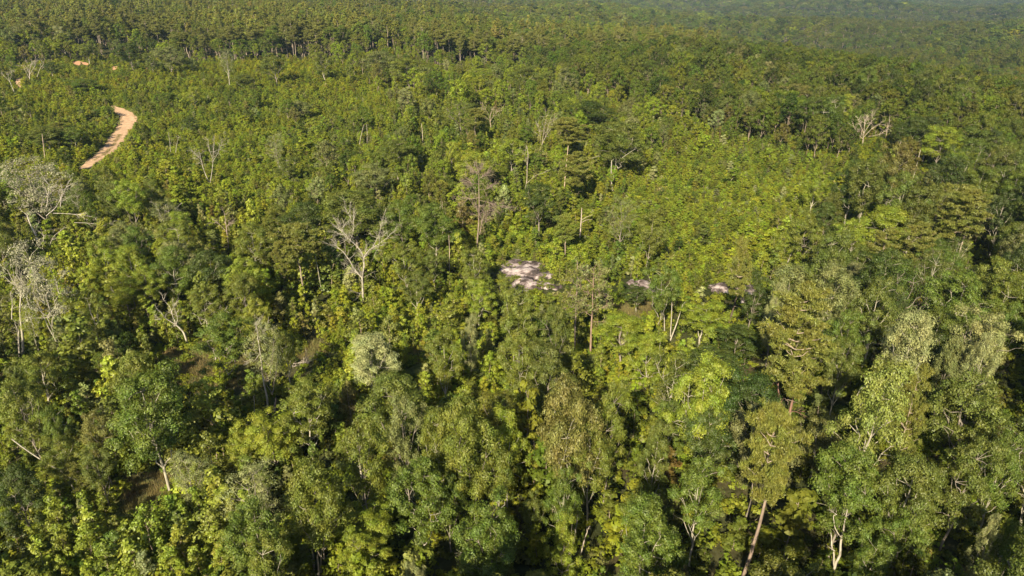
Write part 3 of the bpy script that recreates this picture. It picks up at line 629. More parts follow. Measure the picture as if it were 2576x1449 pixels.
PARTS = {
 "white trunk leaning furthest right of three below the clearing at right of centre": ("mid green tree above the white birch-like stems", "stem"),
 "upright middle white trunk of three below the clearing": ("mid green tree above the white birch-like stems", "stem"),
 "short left white trunk of three below the clearing": ("mid green tree above the white birch-like stems", "stem"),
 "straight white trunk leaning right before the right clearing's edge": ("olive tree over the leaning white trunk at right", "trunk"),
 "thin white trunk leaning right at upper right": ("dark tree above the thin leaning white trunk, upper right", "trunk"),
 "bare pole left of the small umbrella-crowned pine": ("thin pine left of the small umbrella-crowned pine", "trunk"),
 # traced trunk -> the tree it belongs to
 "long curving reddish trunk of the umbrella pine at the bottom right": ("umbrella pine with long bare curving trunk at the bottom right", "trunk"),
 "double pale trunk under the big silvery tree at the left edge": ("big silvery-white tree with two pale trunks at the left edge", "trunk"),
 "leaning twin pale trunks of the grey tree at the left edge above the silvery one": ("pale grey tree with leaning trunk at the left edge, above the big silvery one", "trunk"),
 "white twin stems with forks inside the large olive tree, bottom centre": ("large olive tree with pale forked stems at the bottom centre", "trunk"),
 "white upper trunk showing through the brown-tinged tall tree, bottom centre": ("tall brown-tinged tree with white upper trunk, bottom centre", "trunk"),
 "leaning white lower trunk at the bottom centre right": ("light green tree around the leaning white stem at the bottom centre", "trunk"),
 "pale stem with bare forks at the bottom edge, centre": ("low spreading tree with white stem at the bottom edge, centre", "trunk"),
 "short pale trunk below the spreading green tree, bottom centre left": ("mid green spreading tree with short pale trunk, bottom centre left", "trunk"),
 "leftmost of three pale stems at the bottom, left of centre": ("olive tree with three tall pale stems at the bottom, left of centre", "stem"),
 "thickest of three pale stems at the bottom, left of centre": ("olive tree with three tall pale stems at the bottom, left of centre", "stem"),
 "rightmost of three pale stems at the bottom, left of centre": ("olive tree with three tall pale stems at the bottom, left of centre", "stem"),
 "pale bent trunk of the silvery tree beside the brown clearing": ("silvery tree with pale bent trunk right of the brown clearing", "trunk"),
 "pale forked tree trunk beside the brown clearing's left tree": ("mid green tree with pale lower trunk at the edge of the brown clearing", "trunk"),
 "long pale pine trunk near the right frame edge": ("pine with long pale trunk near the right frame edge", "trunk"),
 "tan trunk of the tall pine left of the great oak": ("pine with tall tan trunk left of the great oak", "trunk"),
 "thick white forked trunk of the great oak at upper centre right": ("great oak with white trunk at upper centre right", "trunk"),
 "pale stem of the slim silvery tree right of the round olive one": ("slim silvery tree right of the round olive one", "trunk"),
 "pine trunk below the plated pine crown, with two dead arms": ("plated pine with two dead side branches in the centre", "trunk"),
 "dark shaded trunk of the pine leaning right before the long ledge": ("leaning pine with dark trunk before the long rock ledge", "trunk"),
 "reddish-brown shaded pine trunk with broken limbs above the umbrella pine": ("big olive pine with layered plates left of the silvery dome tree", "trunk"),
 "thin pink-grey pine trunk left of the lower road bend": ("thin pine by the lower road bend", "trunk"),
}
for e_, n_ in PARTS.values(): traced[e_] = 1
for row in HERO:
    kind, t, u, v, h, wpx, col, label, var = row
    hero(kind, t, u, v, h, wpx, col, label, var, bark=PALE if random.random() < .5 else GREYB)

# -- traced bare trees: limbs as pixel paths on an upright plane through the foot, each limb wandering in depth
def bare_tree(name, label, cat, t, foot, limbs, col, twigs=0, seed=0, tw=.9, group=None, leaf=None, keepv=True, lift=0.):
    rg = np.random.default_rng(seed); U, Vv = tp(*t, *foot); x, y = at(U, Vv, lift); z0 = float(T(x, y)) + lift; mb = MB(); ends = []
    org = np.array([x, y, z0 - .1]); _, _, dep = proj(x, y, z0)
    for pts, r0, r1, dy in limbs:
        P = np.array([plane_pt(*tp(*t, *p), y) for p in pts]); n = len(P); P[:, 1] += np.linspace(0, 1, n) * dy
        s = np.linspace(0, n - 1, (n - 1) * 3 + 1); Q = np.stack([np.interp(s, np.arange(n), P[:, a]) for a in range(3)], 1)
        if len(Q) > 3: Q[1:-1] += rg.normal(0, .05, (len(Q) - 2, 3)); Q[1:-1] = (Q[:-2] + 2 * Q[1:-1] + Q[2:]) / 4
        tube(mb, Q - org, np.linspace(r0 * .72, r1 * .6, len(Q)), 6)
        if twigs:
            for k in range(twigs):
                i = rg.integers(len(Q) // 3, len(Q)) if r1 < .06 or rg.random() < .3 else len(Q) - 1; d = unit(Q[-1] - Q[0] + rg.normal(0, 1.2, 3) * np.linalg.norm(Q[-1] - Q[0]) * .6 + [0, 0, .3])
                L = tw * rg.uniform(.5, 1.6); e = Q[i] + d * L; ends.append(e - org); tube(mb, limb(Q[i] - org, e - org, 4, .06, rg), [.032, .025, .016, .008], 4)
                for q in range(6):
                    d2 = unit(d + rg.normal(0, .55, 3)); b = Q[i] + d * L * rg.uniform(.4, 1) - org
                    tube(mb, np.array([b, b + d2 * L * rg.uniform(.3, .7)]), [.014, .005], 3)
        if keepv:
            for p in pts[:: max(1, len(pts) // 4)]:
                a_, b_ = tp(*t, *p); keep.append((a_, b_, float(dep)))
    own = None
    for k_, (e_, nm_) in PARTS.items():
        if k_ == label: own = owners[e_]; name = nm_
    o = obj(name, mb.mesh(name, [BARK], True), own, col); o.location = org
    if leaf:
        fb = MB()
        for p in ends: tuft(fb, p, .55, 26, .34, rg)
        obj("foliage", fb.mesh("foliage", [NEEDLE]), o, COL[leaf])
    if own is not None:
        o.matrix_parent_inverse = own.matrix_basis.inverted()
        return o
    tag(o, label, cat, group)
    placed.append((x, y, .8, 8)); return o
WHITE = (.37, .335, .27)
bare_tree("bare_tree", "big bare white tree forking into a wide Y, left of centre", "tree", (1, 1), (165, 830), [
    ([(165, 830), (163, 740), (158, 650)], .30, .24, 0), ([(158, 650), (100, 590), (50, 520), (0, 465), (-70, 420)], .16, .05, 1.5), ([(158, 650), (120, 610), (90, 600)], .13, .1, 0),
    ([(158, 650), (172, 560), (170, 500)], .22, .18, 0), ([(170, 500), (200, 450), (240, 410), (290, 380), (360, 325)], .15, .04, -1), ([(170, 500), (150, 460), (110, 420), (60, 385), (0, 330), (-60, 300)], .13, .04, 2),
    ([(240, 410), (280, 330), (300, 250)], .07, .02, 1), ([(60, 385), (110, 250), (60, 150)], .06, .02, -1), ([(60, 385), (40, 340), (20, 250)], .05, .02, -1.5)], WHITE, 16, 1, 1.7)
bare_tree("dead_tree", "tall brown snag with flat twiggy tiers and a forked pale stem beside it, centre", "dead tree", (1, 1), (1022, 425), [
    ([(1022, 425), (1035, 300), (1040, 150), (1040, 0), (1038, -150)], .26, .07, 0), ([(1045, 320), (1060, 230), (1085, 150), (1140, 130)], .14, .04, -.6), ([(1060, 240), (1050, 170), (1010, 110)], .09, .03, -.4), ([(1085, 230), (1100, 180)], .08, .05, 0),
    ([(1040, 100), (1110, 115), (1240, 122)], .07, .02, .5), ([(1040, 60), (1120, 80), (1200, 100)], .06, .02, -.5), ([(1040, 40), (980, 60), (940, 50)], .06, .02, .5),
    ([(1040, -20), (1090, -10), (1120, -40)], .05, .02, 1), ([(1040, -60), (990, -70), (950, -60)], .05, .02, -1), ([(1040, -100), (1080, -120)], .05, .02, .6), ([(1040, -130), (1000, -150)], .04, .02, .6)], (.24, .185, .15), 22, 2, 1.6)
bare_tree("dying_pine", "left of the two tall dying pines with long thin trunks, right of centre", "dead pine", (1, 1), (1760, 1200), [
    ([(1760, 1200), (1765, 1000), (1772, 820), (1780, 640), (1785, 520)], .22, .05, 0)] + [([(1780 - k % 3, 620 + 42 * k), (1780 + (50 + 9 * k) * (1 if k % 2 else -1), 600 + 42 * k)], .05, .015, (k % 3 - 1) * 1.2) for k in range(9)], (.22, .18, .14), 9, 3, 1., leaf='pineg')
bare_tree("dying_pine", "right of the two tall dying pines with reddish lower trunk, right of centre", "dead pine", (1, 1), (1880, 1225), [
    ([(1880, 1225), (1885, 1050), (1893, 860), (1900, 700), (1905, 580)], .24, .05, 0)] + [([(1895, 620 + 40 * k), (1895 + (55 + 6 * k) * (1 if k % 2 else -1), 570 + 42 * k)], .05, .015, (k % 3 - 1) * 1.2) for k in range(10)], (.25, .175, .135), 10, 4, 1., leaf='grey')
bare_tree("bare_tree", "white-limbed leaning bare tree with fan of branches, left middle", "tree", (0, 1), (1420, 1165), [
    ([(1420, 1165), (1395, 1080), (1365, 1030), (1330, 1005)], .22, .15, 0), ([(1330, 1010), (1260, 1000), (1200, 980), (1145, 950)], .11, .03, 1), ([(1325, 1000), (1270, 960), (1230, 910), (1185, 860)], .11, .03, -.5),
    ([(1325, 1000), (1300, 930), (1270, 880), (1215, 830)], .10, .03, .8), ([(1330, 1000), (1350, 950), (1340, 880), (1320, 820)], .09, .03, -1), ([(1310, 960), (1290, 900), (1310, 850)], .07, .02, .6)], WHITE, 5, 5, .8)
bare_tree("bare_tree", "small bare white tree standing in leaves right of the white-limbed leaning one", "tree", (0, 1), (1565, 1100), [
    ([(1565, 1100), (1562, 1020), (1555, 960)], .1, .07, 0), ([(1555, 985), (1590, 930), (1630, 900)], .06, .02, .5), ([(1555, 970), (1545, 920), (1560, 880)], .05, .02, -.5), ([(1520, 1000), (1495, 950), (1490, 900)], .05, .02, .3), ([(1600, 990), (1650, 940), (1690, 900)], .05, .02, .3)], WHITE, 5, 6, .8)
bare_tree("bare_tree", "double pale trunk under the big silvery tree at the left edge", "bare tree", (0, 1), (165, 1245), [
    ([(175, 1245), (172, 1100), (155, 950), (155, 800), (165, 700)], .27, .1, 0), ([(150, 1250), (135, 1150), (128, 1060)], .22, .14, .4), ([(90, 960), (85, 850), (60, 760)], .1, .04, .5), ([(155, 800), (200, 740), (280, 660)], .09, .03, -1), ([(155, 780), (130, 680), (140, 580)], .08, .03, -1)], WHITE, 8, 7, 1.3)
bare_tree("bare_tree", "leaning twin pale trunks of the grey tree at the left edge above the silvery one", "bare tree", (0, 1), (300, 430), [
    ([(300, 430), (280, 350), (240, 270), (205, 180)], .3, .15, 0), ([(320, 430), (318, 340)], .16, .1, .5), ([(370, 410), (390, 340), (450, 290)], .07, .03, 1),
    ([(350, 110), (370, 20), (380, -60)], .09, .03, -.5), ([(350, 180), (420, 120), (470, 20), (500, -60)], .08, .03, .5), ([(455, 110), (460, 10)], .08, .04, .3), ([(400, 160), (560, 170), (640, 190)], .06, .02, .8), ([(560, 230), (680, 240), (760, 265)], .05, .02, .8)], (.5, .45, .38), 8, 8, 1.6)
bare_tree("dead_tree", "long straight dead trunk leaning through low trees, lower left", "dead tree", (0, 2), (662, 775), [
    ([(662, 775), (560, 690), (470, 615), (350, 515), (160, 350)], .2, .09, -1.5)], WHITE, 0, 9)
bare_tree("dead_tree", "barkless snag with short stubs at bottom centre left", "dead tree", (1, 2), (165, 870), [
    ([(165, 870), (152, 700), (135, 560), (122, 470), (118, 390)], .17, .07, 0)] + [([(150 - k * 4, 740 - 50 * k), (150 - k * 4 + (38 + k * 3) * (1 if k % 2 else -1), 725 - 52 * k)], .035, .012, (k % 3 - 1) * .5) for k in range(7)], WHITE, 2, 10, .4)
bare_tree("bare_tree", "white forked snag standing in the black shade at the bottom right", "dead tree", (2, 2), (1130, 1470), [
    ([(1130, 1470), (1150, 1370), (1190, 1290), (1200, 1180), (1215, 1080), (1240, 960), (1243, 850), (1262, 770)], .2, .04, 0), ([(1145, 1380), (1150, 1300), (1140, 1240), (1140, 1160)], .13, .06, .6),
    ([(1200, 1160), (1160, 1110), (1130, 1040), (1128, 970), (1145, 955)], .09, .03, -.5), ([(1150, 1260), (1112, 1240)], .05, .02, 0), ([(1243, 850), (1215, 800)], .04, .015, 0)], WHITE, 1, 11, .5)
bare_tree("bare_tree", "long curving reddish trunk of the umbrella pine at the bottom right", "bare tree", (2, 2), (440, 1500), [
    ([(440, 1500), (500, 1330), (560, 1130), (605, 970), (635, 830), (645, 735), (650, 600), (680, 420)], .25, .1, 0), ([(637, 745), (580, 728)], .04, .015, 0), ([(640, 790), (662, 772)], .04, .015, 0), ([(625, 880), (600, 878)], .04, .015, 0)], (.25, .19, .15), 0, 12)
bare_tree("bare_tree", "white twin stems with forks inside the large olive tree, bottom centre", "bare tree", (1, 2), (822, 730), [
    ([(822, 730), (830, 680), (800, 600)], .16, .07, 0), ([(828, 690), (845, 610), (862, 530)], .13, .07, -.3), ([(778, 705), (765, 660), (752, 612)], .12, .1, 0)], WHITE, 0, 13, lift=4)
bare_tree("bare_tree", "white upper trunk showing through the brown-tinged tall tree, bottom centre", "bare tree", (1, 2), (1735, 420), [
    ([(1728, 420), (1738, 340), (1740, 240), (1725, 180)], .17, .07, 0), ([(1750, 440), (1780, 410), (1805, 395)], .06, .03, -.3)], WHITE, 0, 14, lift=9)
bare_tree("bare_tree", "leaning white lower trunk at the bottom centre right", "bare tree", (1, 2), (1735, 1350), [
    ([(1735, 1350), (1738, 1240), (1760, 1140), (1780, 1030), (1782, 920)], .16, .1, 0)], WHITE, 0, 15)
bare_tree("bare_tree", "thin grey leaning trunk right of the leaning white one, bottom centre", "bare tree", (1, 2), (1785, 1360), [
    ([(1785, 1360), (1810, 1270), (1835, 1180), (1855, 1120)], .12, .08, 0)], (.42, .36, .3), 2, 16, .6)
bare_tree("bare_tree", "pale stem with bare forks at the bottom edge, centre", "bare tree", (1, 2), (1040, 1470), [
    ([(1040, 1470), (1050, 1380), (1060, 1290)], .14, .09, 0), ([(1060, 1320), (1110, 1300), (1140, 1300)], .05, .02, 0), ([(1060, 1330), (1000, 1300)], .05, .02, 0)], WHITE, 4, 17, .8)
bare_tree("bare_tree", "short pale trunk below the spreading green tree, bottom centre left", "bare tree", (1, 2), (588, 1100), [([(588, 1100), (595, 1060), (600, 1025)], .15, .12, 0)], WHITE, 0, 18)
for k, (a, b) in enumerate([(2370, 1400), (2405, 1440), (2425, 1420)]):
    bare_tree("bare_tree", ["leftmost of three pale stems at the bottom, left of centre", "thickest of three pale stems at the bottom, left of centre", "rightmost of three pale stems at the bottom, left of centre"][k], "bare tree", (0, 2), (a, b),
              [([(a, b), (a - 5, b - 90), (a - 12 + 6 * k, b - 160)], .15 + .04 * (k == 1), .1, 0)], WHITE, 0, 20 + k, group="three pale stems")
bare_tree("bare_tree", "pale bent trunk of the silvery tree beside the brown clearing", "bare tree", (0, 1), (2015, 1660), [
    ([(2015, 1660), (2020, 1560), (2000, 1480), (1985, 1400), (1965, 1230), (1945, 1100), (1935, 1010)], .19, .08, 0), ([(1960, 1220), (1915, 1290), (1880, 1250)], .06, .02, 0), ([(1950, 1120), (1990, 1060)], .05, .02, .5)], WHITE, 6, 24, .9)
bare_tree("bare_tree", "stout grey trunk right of the pale bent one, lower left of centre", "bare tree", (0, 1), (2075, 1655), [([(2075, 1655), (2075, 1600), (2080, 1555)], .24, .14, 0)], (.36, .28, .23), 0, 25)
bare_tree("bare_tree", "slim white stem left of the pale bent trunk, lower left of centre", "bare tree", (0, 2), (1920, 335), [([(1920, 335), (1918, 230), (1915, 90)], .09, .05, 0)], WHITE, 0, 26)
bare_tree("bare_tree", "pale forked tree trunk beside the brown clearing's left tree", "bare tree", (0, 1), (1628, 1275), [([(1628, 1275), (1622, 1220), (1608, 1180)], .15, .1, 0)], WHITE, 0, 27, lift=3)
# leaning trunks on the right
bare_tree("bare_tree", "straight white trunk leaning right before the right clearing's edge", "bare tree", (2, 1), (785, 548), [([(785, 548), (830, 440), (875, 330), (917, 228)], .17, .1, 0)], WHITE, 0, 30)
bare_tree("bare_tree", "long pale pine trunk near the right frame edge", "bare tree", (2, 1), (2065, 540), [([(2065, 540), (2100, 420), (2140, 300), (2165, 220), (2185, 150)], .2, .12, 0)], (.42, .34, .27), 1, 31)
bare_tree("bare_tree", "thin white trunk leaning right at upper right", "bare tree", (2, 0), (1725, 1385), [([(1725, 1385), (1760, 1270), (1795, 1130)], .15, .09, 0)], (.5, .44, .36), 0, 32)
bare_tree("bare_tree", "pale bare fan-shaped tree at upper right", "tree", (2, 0), (1355, 1105), [
    ([(1355, 1105), (1362, 1040), (1370, 960), (1375, 890)], .17, .05, 0), ([(1362, 1050), (1320, 1010), (1300, 960)], .08, .03, .5), ([(1362, 1040), (1420, 970), (1480, 930), (1540, 950)], .09, .03, -1),
    ([(1365, 1000), (1340, 940), (1330, 890)], .07, .02, .8), ([(1370, 1000), (1420, 930), (1440, 880)], .07, .02, .5), ([(1400, 1030), (1480, 1020), (1550, 980)], .06, .02, .3), ([(1370, 960), (1400, 900)], .05, .02, 1)], (.5, .42, .33), 14, 33, 1.5)
for k, (a, b, c, d, rr) in enumerate([(2482, 1120, 2576, 850, .17), (2484, 1090, 2490, 812, .13), (2440, 1050, 2426, 880, .12)]):
    bare_tree("bare_tree", ["white trunk leaning furthest right of three below the clearing at right of centre", "upright middle white trunk of three below the clearing", "short left white trunk of three below the clearing"][k], "bare tree", (1, 1), (a, b),
              [([(a, b), ((a + c) / 2 + 6, (b + d) / 2), (c, d)], rr, .07, 0)], WHITE, 1, 34 + k, .5)
bare_tree("bare_tree", "tan trunk of the tall pine left of the great oak", "bare tree", (1, 0), (1680, 1440), [([(1680, 1440), (1690, 1330), (1700, 1220), (1712, 1100)], .24, .13, 0)], (.42, .32, .24), 0, 38)
bare_tree("bare_tree", "thick white forked trunk of the great oak at upper centre right", "bare tree", (1, 0), (2045, 1440), [([(2045, 1440), (2035, 1330), (2040, 1210)], .28, .15, 0), ([(2050, 1360), (2075, 1230)], .14, .06, .5), ([(2120, 1190), (2200, 1130), (2225, 1115)], .08, .03, -1), ([(1890, 1195), (1945, 1165)], .08, .03, -1), ([(2150, 1165), (2100, 1130)], .06, .03, -1)], WHITE, 1, 39)
bare_tree("bare_tree", "slender bare tree with one long right branch, upper centre", "tree", (1, 0), (1385, 1440), [([(1385, 1440), (1402, 1360), (1402, 1260), (1410, 1180), (1400, 1100)], .15, .05, 0), ([(1402, 1380), (1470, 1320), (1560, 1295)], .07, .02, 0), ([(1402, 1240), (1385, 1170)], .05, .02, 0)], (.45, .38, .32), 4, 40, 1.)
bare_tree("bare_tree", "left stem of the twin white poles in the upper left clearing", "bare tree", (1, 0), (136, 1095), [([(136, 1095), (150, 1020), (170, 940)], .13, .08, 0)], WHITE, 0, 41, group="twin white poles")
bare_tree("bare_tree", "right stem of the twin white poles in the upper left clearing", "bare tree", (1, 0), (194, 1085), [([(194, 1085), (196, 1000), (190, 935)], .13, .07, 0)], WHITE, 0, 42, group="twin white poles")
bare_tree("bare_tree", "short white pole right of the twin poles, upper centre", "bare tree", (1, 0), (615, 1080), [([(615, 1080), (612, 1000), (604, 930)], .14, .08, 0)], (.5, .42, .34), 0, 43)
bare_tree("bare_tree", "tan bare tree with fine twigs at upper centre", "tree", (1, 0), (1130, 980), [([(1130, 980), (1120, 900), (1135, 830)], .16, .06, 0), ([(1120, 920), (1160, 860), (1210, 820)], .08, .03, .5), ([(1120, 910), (1080, 870)], .08, .03, -.5), ([(1125, 900), (1100, 840), (1060, 810)], .06, .02, -.5)], (.42, .33, .25), 12, 44, 1.6)
bare_tree("bare_tree", "grey bare tree with upswept twigs left of the tall tan pine, upper centre", "tree", (1, 0), (1510, 1100), [([(1510, 1100), (1540, 1030), (1590, 960), (1610, 880)], .12, .03, 0), ([(1515, 1085), (1530, 980), (1550, 880)], .1, .03, .5), ([(1505, 1060), (1490, 960)], .06, .02, .5), ([(1540, 1030), (1570, 930)], .06, .02, 1)], (.4, .34, .28), 12, 45, 1.6)
bare_tree("bare_tree", "bare white tree with round twiggy top, left of centre in the upper clearing", "tree", (0, 0), (1585, 1395), [([(1585, 1395), (1540, 1290), (1520, 1220), (1500, 1130)], .16, .05, 0), ([(1585, 1390), (1600, 1290), (1605, 1200), (1610, 1060)], .15, .04, .5), ([(1605, 1220), (1650, 1150), (1680, 1080)], .08, .02, -.5), ([(1605, 1200), (1570, 1120), (1560, 1060)], .07, .02, .7), ([(1520, 1210), (1470, 1150)], .06, .02, 0)], WHITE, 12, 46, 1.3)
bare_tree("bare_tree", "small twin white stem with pale leaves, left of the round-topped bare tree", "bare tree", (0, 0), (1290, 1165), [([(1290, 1165), (1285, 1090), (1270, 1000)], .12, .05, 0), ([(1325, 1160), (1335, 1090), (1345, 1040)], .12, .06, 0)], WHITE, 4, 47, .9)
bare_tree("bare_tree", "grey bare tree with upswept branches right of the left edge, above the road", "tree", (0, 0), (225, 640), [([(225, 640), (222, 580), (225, 520), (240, 470)], .22, .07, 0), ([(222, 590), (190, 540), (170, 500)], .1, .03, .5), ([(225, 560), (260, 510), (275, 480)], .1, .03, -.5), ([(280, 580), (300, 520), (330, 480)], .12, .04, 0), ([(222, 575), (200, 500)], .08, .02, 1)], (.5, .43, .36), 10, 48, 2)
bare_tree("bare_tree", "white bare tree leaning left at the upper left edge", "tree", (0, 0), (112, 708), [([(112, 708), (90, 650), (70, 610), (60, 570)], .22, .08, 0), ([(75, 620), (40, 580), (15, 560)], .1, .03, 0), ([(70, 610), (90, 570), (85, 545)], .08, .03, 0)], WHITE, 8, 49, 1.6)
bare_tree("bare_tree", "thin pink-grey pine trunk left of the lower road bend", "bare tree", (0, 0), (340, 1205), [([(340, 1205), (328, 1100), (318, 1010)], .15, .1, 0)], (.42, .32, .27), 0, 50)
bare_tree("dead_tree", "brown snag with fine twigs at left of centre", "dead tree", (0, 1), (1728, 450), [([(1728, 450), (1718, 340), (1705, 240), (1695, 170)], .15, .05, 0), ([(1710, 300), (1670, 260), (1640, 230)], .06, .02, 0), ([(1708, 260), (1750, 230)], .05, .02, 0)], (.36, .28, .24), 8, 51, .9)
bare_tree("bare_tree", "grey forked bare branches rising from a round tree, upper left of centre", "tree", (0, 1), (1235, 225), [([(1235, 225), (1210, 170), (1165, 95)], .08, .03, 0), ([(1290, 220), (1310, 150), (1350, 100)], .08, .03, 0), ([(1240, 200), (1250, 120)], .05, .02, 0), ([(1300, 190), (1360, 150)], .05, .02, 0)], (.5, .45, .37), 6, 52, .8, lift=5)
bare_tree("bare_tree", "straight grey pole left of the rock outcrop, centre", "bare tree", (1, 1), (815, 610), [([(815, 610), (816, 470), (811, 325)], .11, .07, 0)], (.42, .33, .26), 0, 53)
bare_tree("bare_tree", "pale stem of the slim silvery tree right of the round olive one", "bare tree", (1, 1), (985, 1300), [([(985, 1300), (975, 1200), (965, 1090), (968, 1010)], .1, .04, 0)], WHITE, 3, 54, .6)
bare_tree("bare_tree", "slim white stem between the forked tree and the snag, centre left", "bare tree", (1, 1), (730, 195), [([(730, 195), (742, 130), (760, 90), (800, 78)], .1, .04, 0), ([(742, 130), (752, 65)], .06, .03, 0)], WHITE, 0, 55)
bare_tree("bare_tree", "pine trunk below the plated pine crown, with two dead arms", "bare tree", (1, 1), (1798, 365), [([(1798, 365), (1805, 280), (1810, 200), (1815, 120)], .22, .14, 0), ([(1815, 210), (1860, 185), (1900, 170)], .07, .03, 0), ([(1815, 230), (1850, 212), (1895, 205)], .07, .03, 0)], (.42, .34, .29), 0, 56)
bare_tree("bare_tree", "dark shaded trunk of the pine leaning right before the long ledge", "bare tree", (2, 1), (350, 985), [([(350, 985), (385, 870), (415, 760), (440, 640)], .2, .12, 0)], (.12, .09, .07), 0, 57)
bare_tree("bare_tree", "bare pole left of the small umbrella-crowned pine", "bare tree", (0, 1), (2138, 712), [([(2138, 712), (2125, 630), (2112, 550)], .13, .09, 0)], (.45, .36, .29), 0, 58)
bare_tree("bare_tree", "bare white pole right of the small umbrella-crowned pine", "bare tree", (0, 1), (2432, 770), [([(2432, 770), (2405, 620), (2378, 480)], .1, .06, 0)], WHITE, 0, 59)
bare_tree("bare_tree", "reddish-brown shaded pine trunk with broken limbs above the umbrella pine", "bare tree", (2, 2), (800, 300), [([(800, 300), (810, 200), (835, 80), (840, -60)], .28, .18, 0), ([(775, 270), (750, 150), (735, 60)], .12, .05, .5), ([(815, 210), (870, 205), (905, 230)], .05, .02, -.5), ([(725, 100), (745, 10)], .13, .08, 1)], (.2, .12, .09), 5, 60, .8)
# grey brush heap
bare_tree("fallen_branches", "heap of fallen grey branches by bare soil, left of centre", "branches", (0, 1), (2220, 1320), [
    ([(2140, 1330), (2200, 1310), (2290, 1320)], .09, .03, 0), ([(2170, 1350), (2240, 1325), (2330, 1290)], .08, .03, 1), ([(2190, 1320), (2240, 1340)], .07, .03, -1), ([(2260, 1330), (2300, 1270), (2330, 1240)], .07, .02, 0), ([(2150, 1315), (2220, 1300), (2280, 1300)], .06, .02, .5)], (.42, .36, .3), 8, 61, 1.)

# sight lines to the road, rocks, clay and open soil
def area_points(poly, n, dep_h=0.):
    P = np.array(poly); lo, hi = P.min(0), P.max(0); out = []
    rg = np.random.default_rng(5); c = 0
    while len(out) < n and c < n * 30:
        c += 1; u, v = rg.uniform(lo, hi)
        if inpoly(np.array([u]), np.array([v]), poly)[0]:
            x, y = at(u, v); out.append((u, v, float(proj(x, y, T(x, y))[2])))
    return out
for k in range(0, 60, 1):
    for e in (RC[k], RC[k] * .4 + LFT[k] * .6, RC[k] * .4 + RGT[k] * .6):
        u, v, d = proj(e[0], e[1], T(e[0], e[1])); keep.append((float(u), float(v), float(d)))
keep += area_points(ROCK, 130)
for P in ROCKS2: keep += area_points(P, 60)
for P in ORANGE: keep += area_points(P, 10)
for P in DIRT: keep += area_points(P, 16)
KP = np.array(keep); HT = np.array(placed)

def free_view(x, y, h, r, slack=.85):                 # True where a filler tree hides no kept point
    z = T(x, y); u, v, d = proj(x, y, z); _, vt, dt = proj(x, y, z + h); w_ = r * FP / d * slack; ok = np.ones(len(x), bool)
    for a, b, dd in KP:
        ok &= ~((d < dd - .5) & (np.abs(u - a) < w_) & (b > vt + 1) & (b < v + 2))
    return ok
def off_marks(x, y, r):                               # not standing on road, rock, clay, bare soil
    ok = np.ones(len(x), bool)
    for k in range(60): ok &= (x - RC[k, 0]) ** 2 + (y - RC[k, 1]) ** 2 > (RW[k] + np.minimum(r, 1.2) * 1.0) ** 2
    u, v, _ = proj(x, y, T(x, y))
    for P in [ROCK] + ROCKS2 + ORANGE: ok &= ~inpoly(u, v, P)
    return ok
def grid(y0, y1, s, slope=.86, margin=45, seed=0, jit=.42):
    rg = np.random.default_rng(seed); ys = np.arange(y0, y1, s); X = []; Y = []
    for y in ys:
        m = y * slope + margin; xs = np.arange(-m, m, s); X.append(xs + rg.uniform(-jit, jit, len(xs)) * s); Y.append(y + rg.uniform(-jit, jit, len(xs)) * s)
    return np.concatenate(X), np.concatenate(Y), rg
def zone(x, y):                                       # 0 mixed, 1 saplings, 2 tall, 3 pine, 4 bare soil
    u, v, d = proj(x, y, T(x, y)); z = np.zeros(len(x), int); z[inpoly(u, v, TALL) | (v > 640)] = 2; z[(v > 575) & (u < 330)] = 0
    for P in SAP: z[inpoly(u, v, P)] = 1
    for P in DIRT: z[inpoly(u, v, P)] = 4
    line = np.interp(u, [-100, 0, 70, 140, 190, 330, 350, 400, 430, 560, 600, 700, 760], [70, 60, 57, 50, 61, 58, 55, 50, 66, 67, 64, 61, 40])
    r = np.hypot(x, y); band = (v < line) & (r < 760) & (u < 740); z[band] = 3
    z[(v < line) & (r >= 760)] = 2
    return z, u, v, d

# ---------------------------------------------------------------- scattered masses
def lowres(maker, n, seed, **k):
    out = []
    for s in range(n):
        cr, _ = maker(seed + s, joined=True, **k); out.append(cr)
    return out
def sources(tagname, mbs, mats):
    col = bpy.data.collections.new(tagname)           # never linked: only the masses below draw from it
    for i, mb in enumerate(mbs):
        o = bpy.data.objects.new(f"{tagname}_{i:02d}", mb.mesh(tagname, mats)); col.objects.link(o)
    return col, len(mbs)
NEED_I = leaf_material("needle_scatter", True, .01, .15, .18)
SRC_MID = sources("leafy_source", lowres(broadleaf, 6, 500, nc=34, per=170, leaf=.20, trunk_r=.18), [LEAFI, BARKI])
SRC_FAR = sources("distant_source", lowres(broadleaf, 7, 520, nc=20, per=110, leaf=.36, trunk_r=.18, base=.4), [LEAFF, BARKI])
def far_pine(seed, joined=True, h=18., r=3.4):
    rg = np.random.default_rng(seed); mb = MB(); tube(mb, limb(np.zeros(3), np.array([rg.normal(0, .3), rg.normal(0, .3), h * .95]), 6, .006, rg), np.linspace(.24, .05, 6), 5, 1)
    for k in range(16):
        t = rg.random(); z = h * (.55 + .42 * t); a = rg.uniform(0, 6.28); q = r * (1 - .75 * t) * rg.uniform(.3, 1.)
        clump(mb, np.array([math.cos(a) * q, math.sin(a) * q, z]), rg.uniform(.8, 1.4), 46, .33, rg, .45, up=.7)
    return mb, None
SRC_PIN = sources("pine_source", lowres(far_pine, 6, 540), [NEED_I, BARKI])
SRC_SAP = sources("sapling_source", lowres(sapling, 7, 560, nc=13, per=85, leaf=.125), [LEAFI, BARKI])
def bush(seed, joined=True):
    rg = np.random.default_rng(seed); mb = MB()
    for k in range(7): clump(mb, np.array([rg.normal(0, .5), rg.normal(0, .5), rg.uniform(.2, .8)]), rg.uniform(.35, .6), 34, .16, rg, .8, up=.6)
    return mb, None
